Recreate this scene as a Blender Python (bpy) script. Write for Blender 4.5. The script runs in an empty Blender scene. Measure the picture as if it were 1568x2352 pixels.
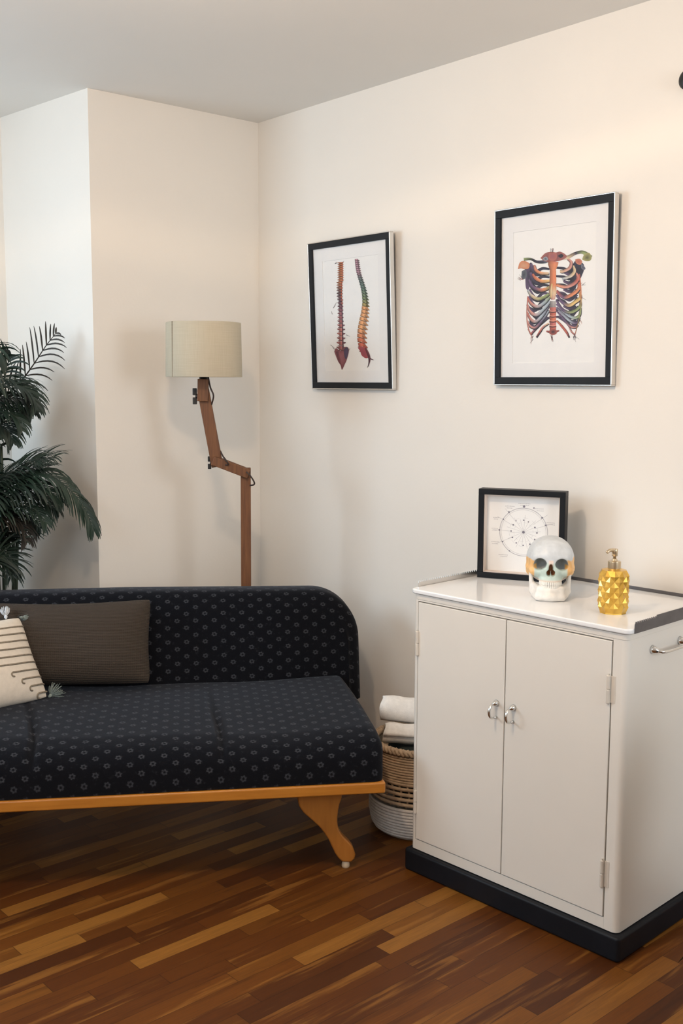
import bpy, bmesh, math, random
import numpy as np
from mathutils import Vector, Matrix
random.seed(7); rng = np.random.default_rng(7)
PI = math.pi
sc = bpy.context.scene
COL = sc.collection

# ------------------------------------------------------------------ camera, world, lights, exposure
FPX, PITCH, ROLL, CAMH = 2432.6, 0.1221, 0.0037, 1.5
cd = bpy.data.cameras.new('camera'); cam = bpy.data.objects.new('camera', cd); COL.objects.link(cam)
cam.location = (0, 0, CAMH)
cam.rotation_euler = (Matrix.Rotation(PI/2-PITCH, 3, 'X') @ Matrix.Rotation(ROLL, 3, 'Z')).to_euler()
cd.sensor_fit = 'VERTICAL'; cd.sensor_height = 36.0; cd.sensor_width = 24.0; cd.lens = FPX/2352*36.0
cd.clip_start = 0.02
sc.camera = cam
sc.view_settings.view_transform = 'Standard'; sc.view_settings.look = 'None'
sc.view_settings.gamma = 1.0; sc.view_settings.use_curve_mapping = False
sc.view_settings.exposure = 0.0
sc.cycles.caustics_reflective = False; sc.cycles.caustics_refractive = False
w = bpy.data.worlds.new('world'); sc.world = w; w.use_nodes = True
w.node_tree.nodes['Background'].inputs[0].default_value = (0.62, 0.72, 0.85, 1)
w.node_tree.nodes['Background'].inputs[1].default_value = 0.6

# room frame: C = far corner, n = along the picture wall towards the camera side, m = away from that wall into the room
WA = -0.8696
n2 = np.array([math.cos(WA), math.sin(WA)]); m2 = np.array([n2[1], -n2[0]])
C0 = np.array([-0.3601, 4.6556])
def rot(v, a): return np.array([v[0]*math.cos(a)-v[1]*math.sin(a), v[0]*math.sin(a)+v[1]*math.cos(a)])
def room(t, s, z=0.0):
    p = C0 + n2*t + m2*s
    return (float(p[0]), float(p[1]), z)
CEIL = 2.588

def area(name, loc, target, sx, sy, power, color, spread=180):
    l = bpy.data.lights.new(name, 'AREA'); l.shape = 'RECTANGLE'; l.size = sx; l.size_y = sy
    l.energy = power; l.color = color; l.spread = math.radians(spread)
    o = bpy.data.objects.new(name, l); COL.objects.link(o); o.location = loc
    d = Vector(target)-Vector(loc); o.rotation_euler = d.to_track_quat('-Z', 'Y').to_euler()
    return o
# daylight through the high bay window, the window of the left wall and the window in the rear wall
area('daylight_bay', room(-0.34, 3.05, 1.86), room(.75, 0.3, .95), 1.10, .85, 36, (0.62, 0.82, 1.0))
area('daylight_side', room(2.4, 3.6, 1.78), room(1.6, 0.0, 1.1), 1.5, 1.0, 22, (0.82, 0.91, 1.0))
area('daylight_rear', room(5.5, 0.75, 1.75), room(2.0, 0.4, 1.1), 1.0, 1.1, 42, (0.84, 0.92, 1.0))
def bulb(loc, power, color, r):
    l = bpy.data.lights.new('ceiling_light', 'POINT'); l.energy = power; l.color = color; l.shadow_soft_size = r
    o = bpy.data.objects.new('ceiling_light', l); COL.objects.link(o); o.location = loc
bulb(room(2.0, 1.70, 2.30), 41, (1.0, 0.75, 0.53), 0.06)
def streak(loc, target, power, color, ang, flat):   # added flattened spot laying a band of reflected sun on the walls
    l = bpy.data.lights.new('sun_reflection', 'SPOT'); l.energy = power; l.color = color; l.spot_size = math.radians(ang); l.spot_blend = 1.0; l.shadow_soft_size = .05
    o = bpy.data.objects.new('sun_reflection', l); COL.objects.link(o); o.location = loc
    o.rotation_euler = (Vector(target)-Vector(loc)).to_track_quat('-Z', 'Y').to_euler(); o.scale = (1, flat, 1)
streak(room(2.8, 2.4, 2.50), room(0.0, 0.0, 2.00), 45, (1.0, 0.76, 0.52), 110, .035)

# ------------------------------------------------------------------ pixel helpers (author's survey of the photograph)
def ray(u, v):
    X, Y = u-784, v-1176
    c, s = math.cos(-ROLL), math.sin(-ROLL); X, Y = X*c-Y*s, X*s+Y*c
    a = (X/FPX, 1.0, -Y/FPX); c, s = math.cos(PITCH), math.sin(PITCH)
    return np.array([a[0], a[1]*c+a[2]*s, -a[1]*s+a[2]*c])
O3 = np.array([0, 0, CAMH])
def aty(u, v, y): r = ray(u, v); return O3+r*y/r[1]
def atz(u, v, z): r = ray(u, v); return O3+r*(z-CAMH)/r[2]
def atplane(u, v, P, n):
    r = ray(u, v); n = np.array(n); return O3+r*(((np.array(P)-O3)@n)/(r@n))

# ------------------------------------------------------------------ node material helpers
class NT:
    def __init__(s, name):
        s.m = bpy.data.materials.new(name); s.m.use_nodes = True; s.t = s.m.node_tree
        s.b = s.t.nodes['Principled BSDF']
    def n(s, k, **kw):
        x = s.t.nodes.new(k)
        for a, v in kw.items(): setattr(x, a, v)
        return x
    def set(s, sock, v):
        if isinstance(v, bpy.types.NodeSocket): s.t.links.new(v, sock)
        else: sock.default_value = v
    def math(s, op, *a):
        x = s.n('ShaderNodeMath', operation=op)
        for i, v in enumerate(a): s.set(x.inputs[i], v)
        return x.outputs[0]
    def coord(s, kind='Object'): return s.n('ShaderNodeTexCoord').outputs[kind]
    def mapping(s, v, scale=(1,1,1), rotz=0.0, loc=(0,0,0)):
        x = s.n('ShaderNodeMapping'); s.set(x.inputs[0], v); x.inputs['Scale'].default_value = scale
        x.inputs['Rotation'].default_value = (0, 0, rotz); x.inputs['Location'].default_value = loc
        return x.outputs[0]
    def noise(s, v, scale, detail=3, rough=.5):
        x = s.n('ShaderNodeTexNoise'); s.set(x.inputs['Vector'], v); x.inputs['Scale'].default_value = scale
        x.inputs['Detail'].default_value = detail; x.inputs['Roughness'].default_value = rough
        return x.outputs['Fac']
    def ramp(s, f, stops):
        x = s.n('ShaderNodeValToRGB'); s.set(x.inputs[0], f); e = x.color_ramp.elements
        while len(e) < len(stops): e.new(.5)
        for i, (p, c) in enumerate(stops): e[i].position = p; e[i].color = (*c, 1)
        return x.outputs[0]
    def mix(s, f, a, b, mode='MIX'):
        x = s.n('ShaderNodeMix', data_type='RGBA', blend_type=mode)
        s.set(x.inputs[0], f); s.set(x.inputs[6], a if not isinstance(a, tuple) else (*a[:3], 1)); s.set(x.inputs[7], b if not isinstance(b, tuple) else (*b[:3], 1))
        return x.outputs[2]
    def bump(s, h, strength, dist):
        x = s.n('ShaderNodeBump'); s.set(x.inputs['Height'], h); x.inputs['Strength'].default_value = strength; x.inputs['Distance'].default_value = dist
        s.t.links.new(x.outputs[0], s.b.inputs['Normal'])
    def done(s, col=None, rough=.5, metal=0., **kw):
        if col is not None: s.set(s.b.inputs['Base Color'], col if not isinstance(col, tuple) else (*col[:3], 1))
        s.set(s.b.inputs['Roughness'], rough); s.set(s.b.inputs['Metallic'], metal)
        for k, v in kw.items(): s.set(s.b.inputs[k.replace('_', ' ')], v)
        return s.m
def plain(name, col, rough=.5, metal=0., vary=.06, vscale=12, bump=0., bscale=200, **kw):
    t = NT(name); c = t.coord()
    f = t.noise(c, vscale, 4)
    lo = tuple(x*(1-vary) for x in col); hi = tuple(min(1, x*(1+vary)) for x in col)
    cc = t.ramp(f, [(.3, lo), (.7, hi)])
    if bump: t.bump(t.noise(c, bscale, 2), bump, .001)
    return t.done(cc, rough, metal, **kw)

def srgb(r, g, b): return tuple(((x/255+.055)/1.055)**2.4 if x > 10 else x/255/12.92 for x in (r, g, b))

M = {}
M['wall'] = plain('painted_plaster', (.84, .79, .72), .85, vary=.012, vscale=2.5, bump=.25, bscale=90)
M['ceiling'] = plain('ceiling_paint', (.83, .815, .78), .9, vary=.012, vscale=2, bump=.2, bscale=90)
M['cab'] = plain('cream_enamel', (.77, .725, .655), .34, vary=.015, vscale=3, bump=.05, bscale=300)
M['cab_white'] = plain('white_enamel', (.86, .86, .855), .10, vary=.01, vscale=4)
M['chrome'] = plain('chrome', (.75, .74, .72), .12, 1., vary=.02)
M['hinge'] = plain('shaded_cream_hinge', (.66, .60, .52), .3, 0., vary=.04)  # cabinet cream, darkened to carry the shading on the hinges
M['rail_metal'] = plain('dull_steel_rail', (.13, .125, .13), .38, .6, vary=.12, vscale=30)
M['black_rubber'] = plain('black_plinth_paint', (.006, .007, .010), .5, vary=.2, Specular_IOR_Level=.25)
M['black_frame'] = plain('black_frame_lacquer', (.007, .008, .010), .45, vary=.1, Specular_IOR_Level=.2)
M['charcoal'] = plain('charcoal_frame_face', (.016, .018, .021), .6, vary=.08, Specular_IOR_Level=.2)
M['silver'] = plain('silver_frame_edge', (.72, .70, .67), .28, .85, vary=.04)
M['mat'] = plain('mat_board', (.80, .79, .78), .8, vary=.01, vscale=20)
M['paper'] = plain('print_paper', (.83, .82, .80), .8, vary=.01, vscale=20)
M['spacer'] = plain('cream_spacer', (.72, .62, .55), .7, vary=.03)
M['bone'] = plain('ivory_plastic', (.86, .83, .77), .35, vary=.02)
M['teeth'] = plain('tooth_white', (.88, .86, .80), .25, vary=.02)
M['gold_cap'] = plain('champagne_metal', (.62, .50, .34), .28, .9, vary=.03)
M['rope'] = plain('tan_rope', (.45, .33, .22), .9, vary=.18, vscale=60, bump=.6, bscale=400)
M['rope_white'] = plain('white_rope', (.66, .60, .54), .9, vary=.1, vscale=60, bump=.6, bscale=400)
M['towel'] = plain('white_towel', (.84, .80, .75), .95, vary=.05, vscale=80, bump=.8, bscale=500)
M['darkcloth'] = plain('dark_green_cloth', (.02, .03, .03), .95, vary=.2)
M['blackplastic'] = plain('black_plastic', (.012, .011, .010), .4)
M['cord'] = plain('brown_cord', (.03, .015, .010), .6)
M['leaf'] = plain('palm_leaf', (.013, .030, .019), .5, vary=.45, vscale=9)
M['leaf_dry'] = plain('palm_leaf_drying', (.030, .024, .017), .6, vary=.4, vscale=12)
M['stem'] = plain('palm_stem', (.025, .04, .02), .5, vary=.25, vscale=20)
M['terracotta'] = plain('grey_pot', (.10, .10, .10), .6)
M['soil'] = plain('soil', (.03, .02, .012), .95, vary=.4, vscale=60)
M['tassel'] = plain('grey_green_yarn', (.20, .235, .215), .95, vary=.25, vscale=120)
M['tassel_white'] = plain('white_yarn', (.62, .64, .66), .95, vary=.1, vscale=120)
M['stripe'] = plain('taupe_yarn', (.22, .18, .13), .95, vary=.25, vscale=150)
M['glide'] = plain('pale_glide', (.55, .42, .28), .5)
M['ink'] = plain('print_ink', (.22, .21, .24), .8, vary=.3, vscale=80)
M['ink_light'] = plain('print_ink_faint', (.56, .55, .56), .8, vary=.1, vscale=80)
M['window_white'] = plain('window_paint', (.80, .80, .78), .5)

def wood(name, c1, c2, c3, scale=(1, 1, 14), rough=.4, ns=6):
    t = NT(name); c = t.mapping(t.coord(), scale=scale)
    f = t.noise(c, ns, 6, .6)
    return t.done(t.ramp(f, [(.25, c1), (.5, c2), (.75, c3)]), rough)
M['orange_wood'] = wood('orange_beech', (.36, .125, .016), (.44, .165, .022), (.50, .20, .030), scale=(1, 14, 14), rough=.33, ns=5)
M['leg_wood'] = wood('orange_beech_leg', (.30, .105, .016), (.36, .13, .020), (.42, .155, .026), scale=(8, 8, 1), rough=.4, ns=5)
M['lamp_wood'] = wood('brown_pine', (.085, .030, .009), (.145, .053, .016), (.20, .082, .026), scale=(22, 22, 1.6), rough=.55, ns=5)

def fabric():
    t = NT('navy_flower_upholstery'); co = t.coord(); sp = t.n('ShaderNodeSeparateXYZ'); t.set(sp.inputs[0], co)
    X = sp.outputs[0]; W_ = t.math('ADD', sp.outputs[1], sp.outputs[2])
    PX, PW = .0655, .061
    def motif(ox, ow):
        fx = t.math('MULTIPLY', t.math('SUBTRACT', t.math('FRACT', t.math('ADD', t.math('DIVIDE', X, PX), ox)), .5), PX)
        fw = t.math('MULTIPLY', t.math('SUBTRACT', t.math('FRACT', t.math('ADD', t.math('DIVIDE', W_, PW), ow)), .5), PW)
        r = t.math('SQRT', t.math('ADD', t.math('MULTIPLY', fx, fx), t.math('MULTIPLY', fw, fw)))
        ang = t.math('ARCTAN2', fw, fx)
        pet = t.math('ADD', .0090, t.math('MULTIPLY', .0012, t.math('SINE', t.math('MULTIPLY', ang, 6.0))))
        a = t.n('ShaderNodeMapRange', interpolation_type='SMOOTHSTEP'); t.set(a.inputs[0], t.math('SUBTRACT', pet, r))
        a.inputs[1].default_value = -.0022; a.inputs[2].default_value = .0026
        b = t.n('ShaderNodeMapRange', interpolation_type='SMOOTHSTEP'); t.set(b.inputs[0], r)
        b.inputs[1].default_value = .0015; b.inputs[2].default_value = .0062
        return t.math('MULTIPLY', a.outputs[0], b.outputs[0])
    k = t.math('MAXIMUM', motif(0, 0), motif(.5, .5))
    nz = t.noise(co, 420, 2); k = t.math('MULTIPLY', k, t.math('MULTIPLY', 1.9, t.math('SUBTRACT', nz, .12)))
    nz2 = t.noise(co, 95, 3)
    sp2 = t.n('ShaderNodeMapRange'); t.set(sp2.inputs[0], nz2); sp2.inputs[1].default_value = .60; sp2.inputs[2].default_value = .78
    base = t.mix(nz, (.0020, .0023, .0034), (.0055, .0060, .0084))
    base = t.mix(t.math('MULTIPLY', sp2.outputs[0], .35), base, (.028, .029, .034))
    col = t.mix(k, base, (.050, .052, .060))
    t.bump(t.noise(co, 700, 2), .5, .0006)
    return t.done(col, .92, Sheen_Weight=.12, Sheen_Roughness=.5, Sheen_Tint=(.6, .62, .7, 1), Specular_IOR_Level=.08)
M['fabric'] = fabric()

def knit(name, c1, c2):
    t = NT(name); co = t.coord(); sp = t.n('ShaderNodeSeparateXYZ'); t.set(sp.inputs[0], co)
    a = t.math('SINE', t.math('MULTIPLY', sp.outputs[0], 2*PI/.0062))
    zz = t.math('ADD', t.math('MULTIPLY', sp.outputs[2], 2*PI/.0052), t.math('MULTIPLY', t.math('ABSOLUTE', a), 1.4))
    b = t.math('SINE', zz)
    h = t.math('MULTIPLY', t.math('ADD', t.math('MULTIPLY', t.math('ABSOLUTE', a), .6), t.math('MULTIPLY', b, .5)), .8)
    t.bump(h, .9, .0016)
    f = t.math('ADD', .5, t.math('MULTIPLY', h, .45))
    return t.done(t.mix(f, c1, c2), .95)
M['brown_knit'] = knit('brown_knit', (.014, .009, .006), (.060, .042, .028))
M['cream_cotton'] = plain('cream_cotton', (.66, .585, .49), .95, vary=.05, vscale=60, bump=.7, bscale=500)

def shade_mat():
    t = NT('linen_shade'); co = t.coord()
    f1 = t.noise(t.mapping(co, scale=(1, 1, 30)), 14, 3); f2 = t.noise(t.mapping(co, scale=(30, 30, 1)), 14, 3)
    c = t.mix(t.math('MULTIPLY', t.math('ADD', f1, f2), .5), (.40, .345, .25), (.58, .52, .40))
    return t.done(c, .9, Transmission_Weight=0.)
M['shade'] = shade_mat()

def planks():
    t = NT('oiled_strip_parquet'); co = t.coord()
    r = t.n('ShaderNodeMapping', vector_type='POINT'); t.set(r.inputs[0], co); r.inputs['Rotation'].default_value = (0, 0, -math.radians(41.9))
    sp = t.n('ShaderNodeSeparateXYZ'); t.set(sp.inputs[0], r.outputs[0])
    U, V = sp.outputs[0], sp.outputs[1]
    WD, LN = .0535, .46
    row = t.math('FLOOR', t.math('DIVIDE', V, WD))
    wn = t.n('ShaderNodeTexWhiteNoise', noise_dimensions='1D'); t.set(wn.inputs['W'], row)
    uu = t.math('ADD', t.math('DIVIDE', U, LN), t.math('MULTIPLY', wn.outputs[0], 7.3))
    colm = t.math('FLOOR', uu)
    cmb = t.n('ShaderNodeCombineXYZ'); t.set(cmb.inputs[0], row); t.set(cmb.inputs[1], colm)
    w2 = t.n('ShaderNodeTexWhiteNoise', noise_dimensions='2D'); t.set(w2.inputs['Vector'], cmb.outputs[0])
    idv = w2.outputs[0]
    # grain, warped per strip
    cc = t.n('ShaderNodeCombineXYZ'); t.set(cc.inputs[0], t.math('ADD', t.math('MULTIPLY', U, .55), t.math('MULTIPLY', idv, 37.0)))
    t.set(cc.inputs[1], t.math('MULTIPLY', V, 7.0)); t.set(cc.inputs[2], t.math('MULTIPLY', idv, 11.0))
    g = t.noise(cc.outputs[0], 3.2, 5, .6)
    cc2 = t.n('ShaderNodeCombineXYZ'); t.set(cc2.inputs[0], t.math('ADD', t.math('MULTIPLY', U, 3.0), t.math('MULTIPLY', idv, 91.0)))
    t.set(cc2.inputs[1], t.math('MULTIPLY', V, 60.0)); g2 = t.noise(cc2.outputs[0], 4, 4, .6)
    base = t.ramp(idv, [(0., (.085, .031, .009)), (.22, (.125, .047, .012)), (.42, (.18, .074, .016)), (.62, (.115, .042, .011)), (.80, (.235, .110, .026)), (.94, (.34, .185, .058))])
    grain = t.mix(t.math('MULTIPLY', g2, 1.0), (.55, .55, .55), (1.35, 1.35, 1.35))
    c = t.mix(1.0, base, grain, 'MULTIPLY')
    sw = t.n('ShaderNodeMapRange', interpolation_type='SMOOTHSTEP'); t.set(sw.inputs[0], g); sw.inputs[1].default_value = .55; sw.inputs[2].default_value = .68
    c = t.mix(t.math('MULTIPLY', sw.outputs[0], .55), c, (.40, .225, .075))
    dk = t.n('ShaderNodeMapRange', interpolation_type='SMOOTHSTEP'); t.set(dk.inputs[0], g); dk.inputs[1].default_value = .43; dk.inputs[2].default_value = .34
    c = t.mix(t.math('MULTIPLY', dk.outputs[0], .35), c, (.030, .010, .004))
    # thin joints
    fv = t.math('FRACT', t.math('DIVIDE', V, WD)); fu = t.math('FRACT', uu)
    e1 = t.math('LESS_THAN', t.math('MINIMUM', fv, t.math('SUBTRACT', 1.0, fv)), .014)
    e2 = t.math('LESS_THAN', t.math('MINIMUM', fu, t.math('SUBTRACT', 1.0, fu)), .0022)
    j = t.math('MAXIMUM', e1, e2)
    c = t.mix(t.math('MULTIPLY', j, .6), c, (.02, .008, .004))
    c = t.mix(1.0, c, (.70, .52, .29), 'MULTIPLY')
    return t.done(c, t.math('ADD', .38, t.math('MULTIPLY', g2, .16)), Specular_IOR_Level=.22)
M['floor'] = planks()

def vcol(name, rough=.5, **kw):
    t = NT(name); a = t.n('ShaderNodeVertexColor', layer_name='paint')
    c = t.mix(1.0, a.outputs[0], t.ramp(t.noise(t.coord(), 60, 4), [(.3, (.90, .90, .90)), (.7, (1.06, 1.06, 1.06))]), 'MULTIPLY')
    return t.done(c, rough, **kw)
M['skull_paint'] = vcol('painted_skull_plastic', .38)
M['print_paint'] = vcol('watercolour_ink', .85)
def goldglass():
    t = NT('gold_faceted_glass'); c = t.ramp(t.noise(t.coord(), 22, 2), [(.3, (.62, .33, .035)), (.7, (.80, .50, .09))])
    return t.done(c, .28, .60, Coat_Weight=.4, Coat_Roughness=.05)
M['gold'] = goldglass()
def glass():
    t = NT('picture_glass')
    tr = t.n('ShaderNodeBsdfTransparent'); gl = t.n('ShaderNodeBsdfGlossy'); gl.inputs['Roughness'].default_value = .35
    lw = t.n('ShaderNodeLayerWeight'); lw.inputs[0].default_value = .5
    fac = t.math('ADD', .004, t.math('MULTIPLY', .25, t.math('POWER', lw.outputs['Facing'], 5.0)))
    mx = t.n('ShaderNodeMixShader'); t.set(mx.inputs[0], fac); t.t.links.new(tr.outputs[0], mx.inputs[1]); t.t.links.new(gl.outputs[0], mx.inputs[2])
    t.t.links.new(mx.outputs[0], t.t.nodes['Material Output'].inputs[0]); return t.m
M['glass'] = glass()

# ------------------------------------------------------------------ mesh builder
class MB:
    def __init__(s): s.v = []; s.f = []; s.c = None
    def add(s, vs, fs, col=None):
        o = len(s.v); s.v += [tuple(map(float, p)) for p in vs]; s.f += [tuple(i+o for i in q) for q in fs]
        if col is not None:
            if s.c is None: s.c = []
            s.c += [col]*len(vs) if isinstance(col, tuple) else list(col)
        return s
    def box(s, x0, x1, y0, y1, z0, z1):
        v = [(x, y, z) for z in (z0, z1) for y in (y0, y1) for x in (x0, x1)]
        return s.add(v, [(0,2,3,1),(4,5,7,6),(0,1,5,4),(2,6,7,3),(0,4,6,2),(1,3,7,5)])
    def prism(s, poly, z0, z1):   # poly in xy
        k = len(poly); v = [(x, y, z0) for x, y in poly]+[(x, y, z1) for x, y in poly]
        f = [tuple(range(k))[::-1], tuple(range(k, 2*k))]+[(i, (i+1) % k, k+(i+1) % k, k+i) for i in range(k)]
        return s.add(v, f)
    def prism_y(s, poly, y0, y1):  # poly in xz
        k = len(poly); v = [(x, y0, z) for x, z in poly]+[(x, y1, z) for x, z in poly]
        f = [tuple(range(k)), tuple(range(k, 2*k))[::-1]]+[((i+1) % k, i, k+i, k+(i+1) % k) for i in range(k)]
        return s.add(v, f)
    def tube(s, pts, r, sides=8, cap=True, closed=False, col=None):
        P = [np.array(p, float) for p in pts]; N = len(P)
        R = r if hasattr(r, '__len__') else [r]*N
        vs = []; up = None
        for i in range(N):
            a = P[(i+1) % N]-P[i-1] if closed else P[min(i+1, N-1)]-P[max(i-1, 0)]
            a = a/(np.linalg.norm(a)+1e-12)
            if up is None:
                up = np.cross(a, (0, 0, 1.)) if abs(a[2]) < .9 else np.cross(a, (0, 1., 0)); 
            up = up-a*(up@a); up /= np.linalg.norm(up)+1e-12; b = np.cross(a, up)
            for k in range(sides):
                q = 2*PI*k/sides; vs.append(P[i]+R[i]*(up*math.cos(q)+b*math.sin(q)))
        fs = []
        for i in range(N if closed else N-1):
            for k in range(sides):
                j = (i+1) % N; k2 = (k+1) % sides; fs.append((i*sides+k, i*sides+k2, j*sides+k2, j*sides+k))
        if cap and not closed:
            fs.append(tuple(range(sides))[::-1]); fs.append(tuple((N-1)*sides+k for k in range(sides)))
        return s.add(vs, fs, col)
    def lathe(s, prof, seg=40, cx=0, cy=0, capb=True, capt=True):
        vs = [(cx+r*math.cos(2*PI*k/seg), cy+r*math.sin(2*PI*k/seg), z) for r, z in prof for k in range(seg)]
        fs = [(i*seg+k, i*seg+(k+1) % seg, (i+1)*seg+(k+1) % seg, (i+1)*seg+k) for i in range(len(prof)-1) for k in range(seg)]
        if capb: fs.append(tuple(range(seg))[::-1])
        if capt: fs.append(tuple((len(prof)-1)*seg+k for k in range(seg)))
        return s.add(vs, fs)
    def build(s, name, mat, parent=None, smooth=False, bevel=0., seg=2, angle=None):
        me = bpy.data.meshes.new(name); me.from_pydata(s.v, [], s.f); me.validate(); me.update()
        bm = bmesh.new(); bm.from_mesh(me)
        if s.c is None: bmesh.ops.recalc_face_normals(bm, faces=bm.faces)
        bm.to_mesh(me); bm.free()
        if s.c is not None:
            a = me.color_attributes.new('paint', 'FLOAT_COLOR', 'POINT')
            for i, c in enumerate(s.c[:len(me.vertices)]): a.data[i].color = (*c[:3], 1)
        if mat: me.materials.append(M[mat])
        if smooth:
            for p in me.polygons: p.use_smooth = True
        o = bpy.data.objects.new(name, me); COL.objects.link(o)
        if parent: o.parent = parent
        if bevel:
            b = o.modifiers.new('bevel', 'BEVEL'); b.width = bevel; b.segments = seg; b.limit_method = 'ANGLE'; b.angle_limit = math.radians(angle or 40)
            b.harden_normals = False
            for p in me.polygons: p.use_smooth = True
            wn = o.modifiers.new('wn', 'WEIGHTED_NORMAL'); wn.keep_sharp = True
        return o

def rounded_box(lx, ly, lz, r, n=12, fn=None):
    """soft box centred on the origin; fn deforms a point"""
    h = np.array([lx, ly, lz])/2; mb = MB(); idx = {}; vs = []; fs = []
    cnt = [max(6, int(n*l/max(lx, ly, lz))) if not isinstance(n, tuple) else n[i] for i, l in enumerate((lx, ly, lz))]
    def samp(L, k):    # denser near the edges
        a = [L*(-.5)+r*(1-math.cos(PI/2*i/4))*1.0 for i in range(5)]
        b = list(np.linspace(-L/2+r, L/2-r, k+1))[1:-1]
        return a+b+[-x for x in a[::-1]]
    S = [samp(l, c) for l, c in zip((lx, ly, lz), cnt)]
    def vert(p):
        key = tuple(round(x, 6) for x in p)
        if key not in idx:
            q = np.clip(p, -(h-r), h-r); d = p-q; L = np.linalg.norm(d)
            w_ = q+(d/L*r if L > 1e-9 else 0); idx[key] = len(vs)
            vs.append(w_ if fn is None else fn(np.array(w_)))
        return idx[key]
    for ax in range(3):
        a, b = (ax+1) % 3, (ax+2) % 3
        for sg in (-1, 1):
            g = []
            for i in S[a]:
                row = []
                for j in S[b]:
                    p = np.zeros(3); p[ax] = sg*h[ax]; p[a] = i; p[b] = j; row.append(vert(p))
                g.append(row)
            for i in range(len(g)-1):
                for j in range(len(g[0])-1):
                    q = (g[i][j], g[i+1][j], g[i+1][j+1], g[i][j+1]); fs.append(q if sg > 0 else q[::-1])
    return mb.add(vs, fs)

def pillow(w_, h_, T, n=28, fn=None):
    """cushion in the xz plane (x width, z height from 0), front towards -y"""
    mb = MB(); vs = []; fs = []
    for side in (-1, 1):
        for i in range(n+1):
            for j in range(n+1):
                u = -math.cos(PI*i/n); v = -math.cos(PI*j/n)
                pin = 1-.045*(1-abs(v)**2)*abs(u)**3; pin2 = 1-.05*(1-abs(u)**2)*abs(v)**3
                x = u*w_/2*pin; z = v*h_/2*pin2
                rc = 1-.045*(abs(u)**6)*(abs(v)**6); x *= rc; z *= rc
                t = T/2*(max(0, 1-abs(u)**2.6)**.55)*(max(0, 1-abs(v)**2.6)**.55)
                p = np.array([x, side*t, z+h_/2])
                vs.append(fn(p, u, v, side) if fn else p)
    K = (n+1)**2
    for sd in (0, 1):
        for i in range(n):
            for j in range(n):
                q = [sd*K+i*(n+1)+j, sd*K+(i+1)*(n+1)+j, sd*K+(i+1)*(n+1)+j+1, sd*K+i*(n+1)+j+1]
                fs.append(tuple(q if sd == 0 else q[::-1]))
    mb.add(vs, fs); return mb

def weld(o, d=1e-5):
    bm = bmesh.new(); bm.from_mesh(o.data); bmesh.ops.remove_doubles(bm, verts=bm.verts, dist=d)
    bmesh.ops.recalc_face_normals(bm, faces=bm.faces); bm.to_mesh(o.data); bm.free(); return o

def thing(name, label, cat, loc=(0,0,0), rot_=(0,0,0), group=None):
    o = bpy.data.objects.new(name, None); COL.objects.link(o); o.empty_display_size = .05
    o.location = loc; o.rotation_euler = rot_ if hasattr(rot_, '__len__') else (0, 0, rot_)
    return tag(o, label, cat, group)
def tag(o, label, cat, group=None):
    o['label'] = label; o['category'] = cat
    if group: o['group'] = group
    return o
def struct(o): o['kind'] = 'structure'; return o
def rrect(x0, x1, y0, y1, r, k=6):
    out = []
    for cx, cy, a0 in ((x1-r, y0+r, -90), (x1-r, y1-r, 0), (x0+r, y1-r, 90), (x0+r, y0+r, 180)):
        for i in range(k+1):
            a = math.radians(a0+90*i/k); out.append((cx+r*math.cos(a), cy+r*math.sin(a)))
    return out

# signed distance modelling, turned into a mesh with surface nets
def surfnet(F, lo, hi, h):
    ax = [np.arange(lo[i], hi[i]+h, h) for i in range(3)]
    X, Y, Z = np.meshgrid(*ax, indexing='ij'); D = F(X, Y, Z)
    s = D < 0; nx, ny, nz = D.shape
    cnt = np.zeros((nx-1, ny-1, nz-1)); acc = np.zeros((nx-1, ny-1, nz-1, 3))
    for a in range(3):
        sl0 = [slice(None)]*3; sl1 = [slice(None)]*3; sl0[a] = slice(0, -1); sl1[a] = slice(1, None)
        d0, d1 = D[tuple(sl0)], D[tuple(sl1)]; cr = s[tuple(sl0)] != s[tuple(sl1)]
        tt = np.where(cr, d0/np.where(cr, d0-d1, 1), 0)
        b, c = [k for k in range(3) if k != a]
        P = np.zeros(d0.shape+(3,)); P[..., a] = tt
        for ob in (0, 1):
            for oc in (0, 1):
                # edge at index i belongs to the cell at i-ob, i-oc
                sb = [slice(None)]*3; tb = [slice(None)]*3
                for k, o_ in ((b, ob), (c, oc)):
                    if o_ == 0: sb[k] = slice(0, -1)
                    else: sb[k] = slice(1, None)
                L = np.zeros(3); L[b] = ob; L[c] = oc
                q = P[tuple(sb)]+L; mk = cr[tuple(sb)]
                acc += q*mk[..., None]; cnt += mk
    act = cnt > 0; idx = -np.ones(act.shape, int); idx[act] = np.arange(act.sum())
    I = np.argwhere(act); V = (I+acc[act]/cnt[act][:, None])*h+np.array(lo)
    fs = []
    for a in range(3):
        b, c = (a+1) % 3, (a+2) % 3
        sl0 = [slice(None)]*3; sl1 = [slice(None)]*3; sl0[a] = slice(0, -1); sl1[a] = slice(1, None)
        cr = s[tuple(sl0)] != s[tuple(sl1)]
        for e in np.argwhere(cr):
            if e[b] == 0 or e[c] == 0 or e[b] >= act.shape[b] or e[c] >= act.shape[c]: continue
            def id_(db, dc):
                q = e.copy(); q[b] -= db; q[c] -= dc; return idx[tuple(q)]
            q = (id_(1, 1), id_(0, 1), id_(0, 0), id_(1, 0))
            fs.append(q if s[tuple(e)] else q[::-1])
    return V, [tuple(int(i) for i in f) for f in fs]
def sdE(X, Y, Z, c, r):
    a = np.sqrt(((X-c[0])/r[0])**2+((Y-c[1])/r[1])**2+((Z-c[2])/r[2])**2)
    b = np.sqrt(((X-c[0])/r[0]**2)**2+((Y-c[1])/r[1]**2)**2+((Z-c[2])/r[2]**2)**2)+1e-9
    return a*(a-1)/b
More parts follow.
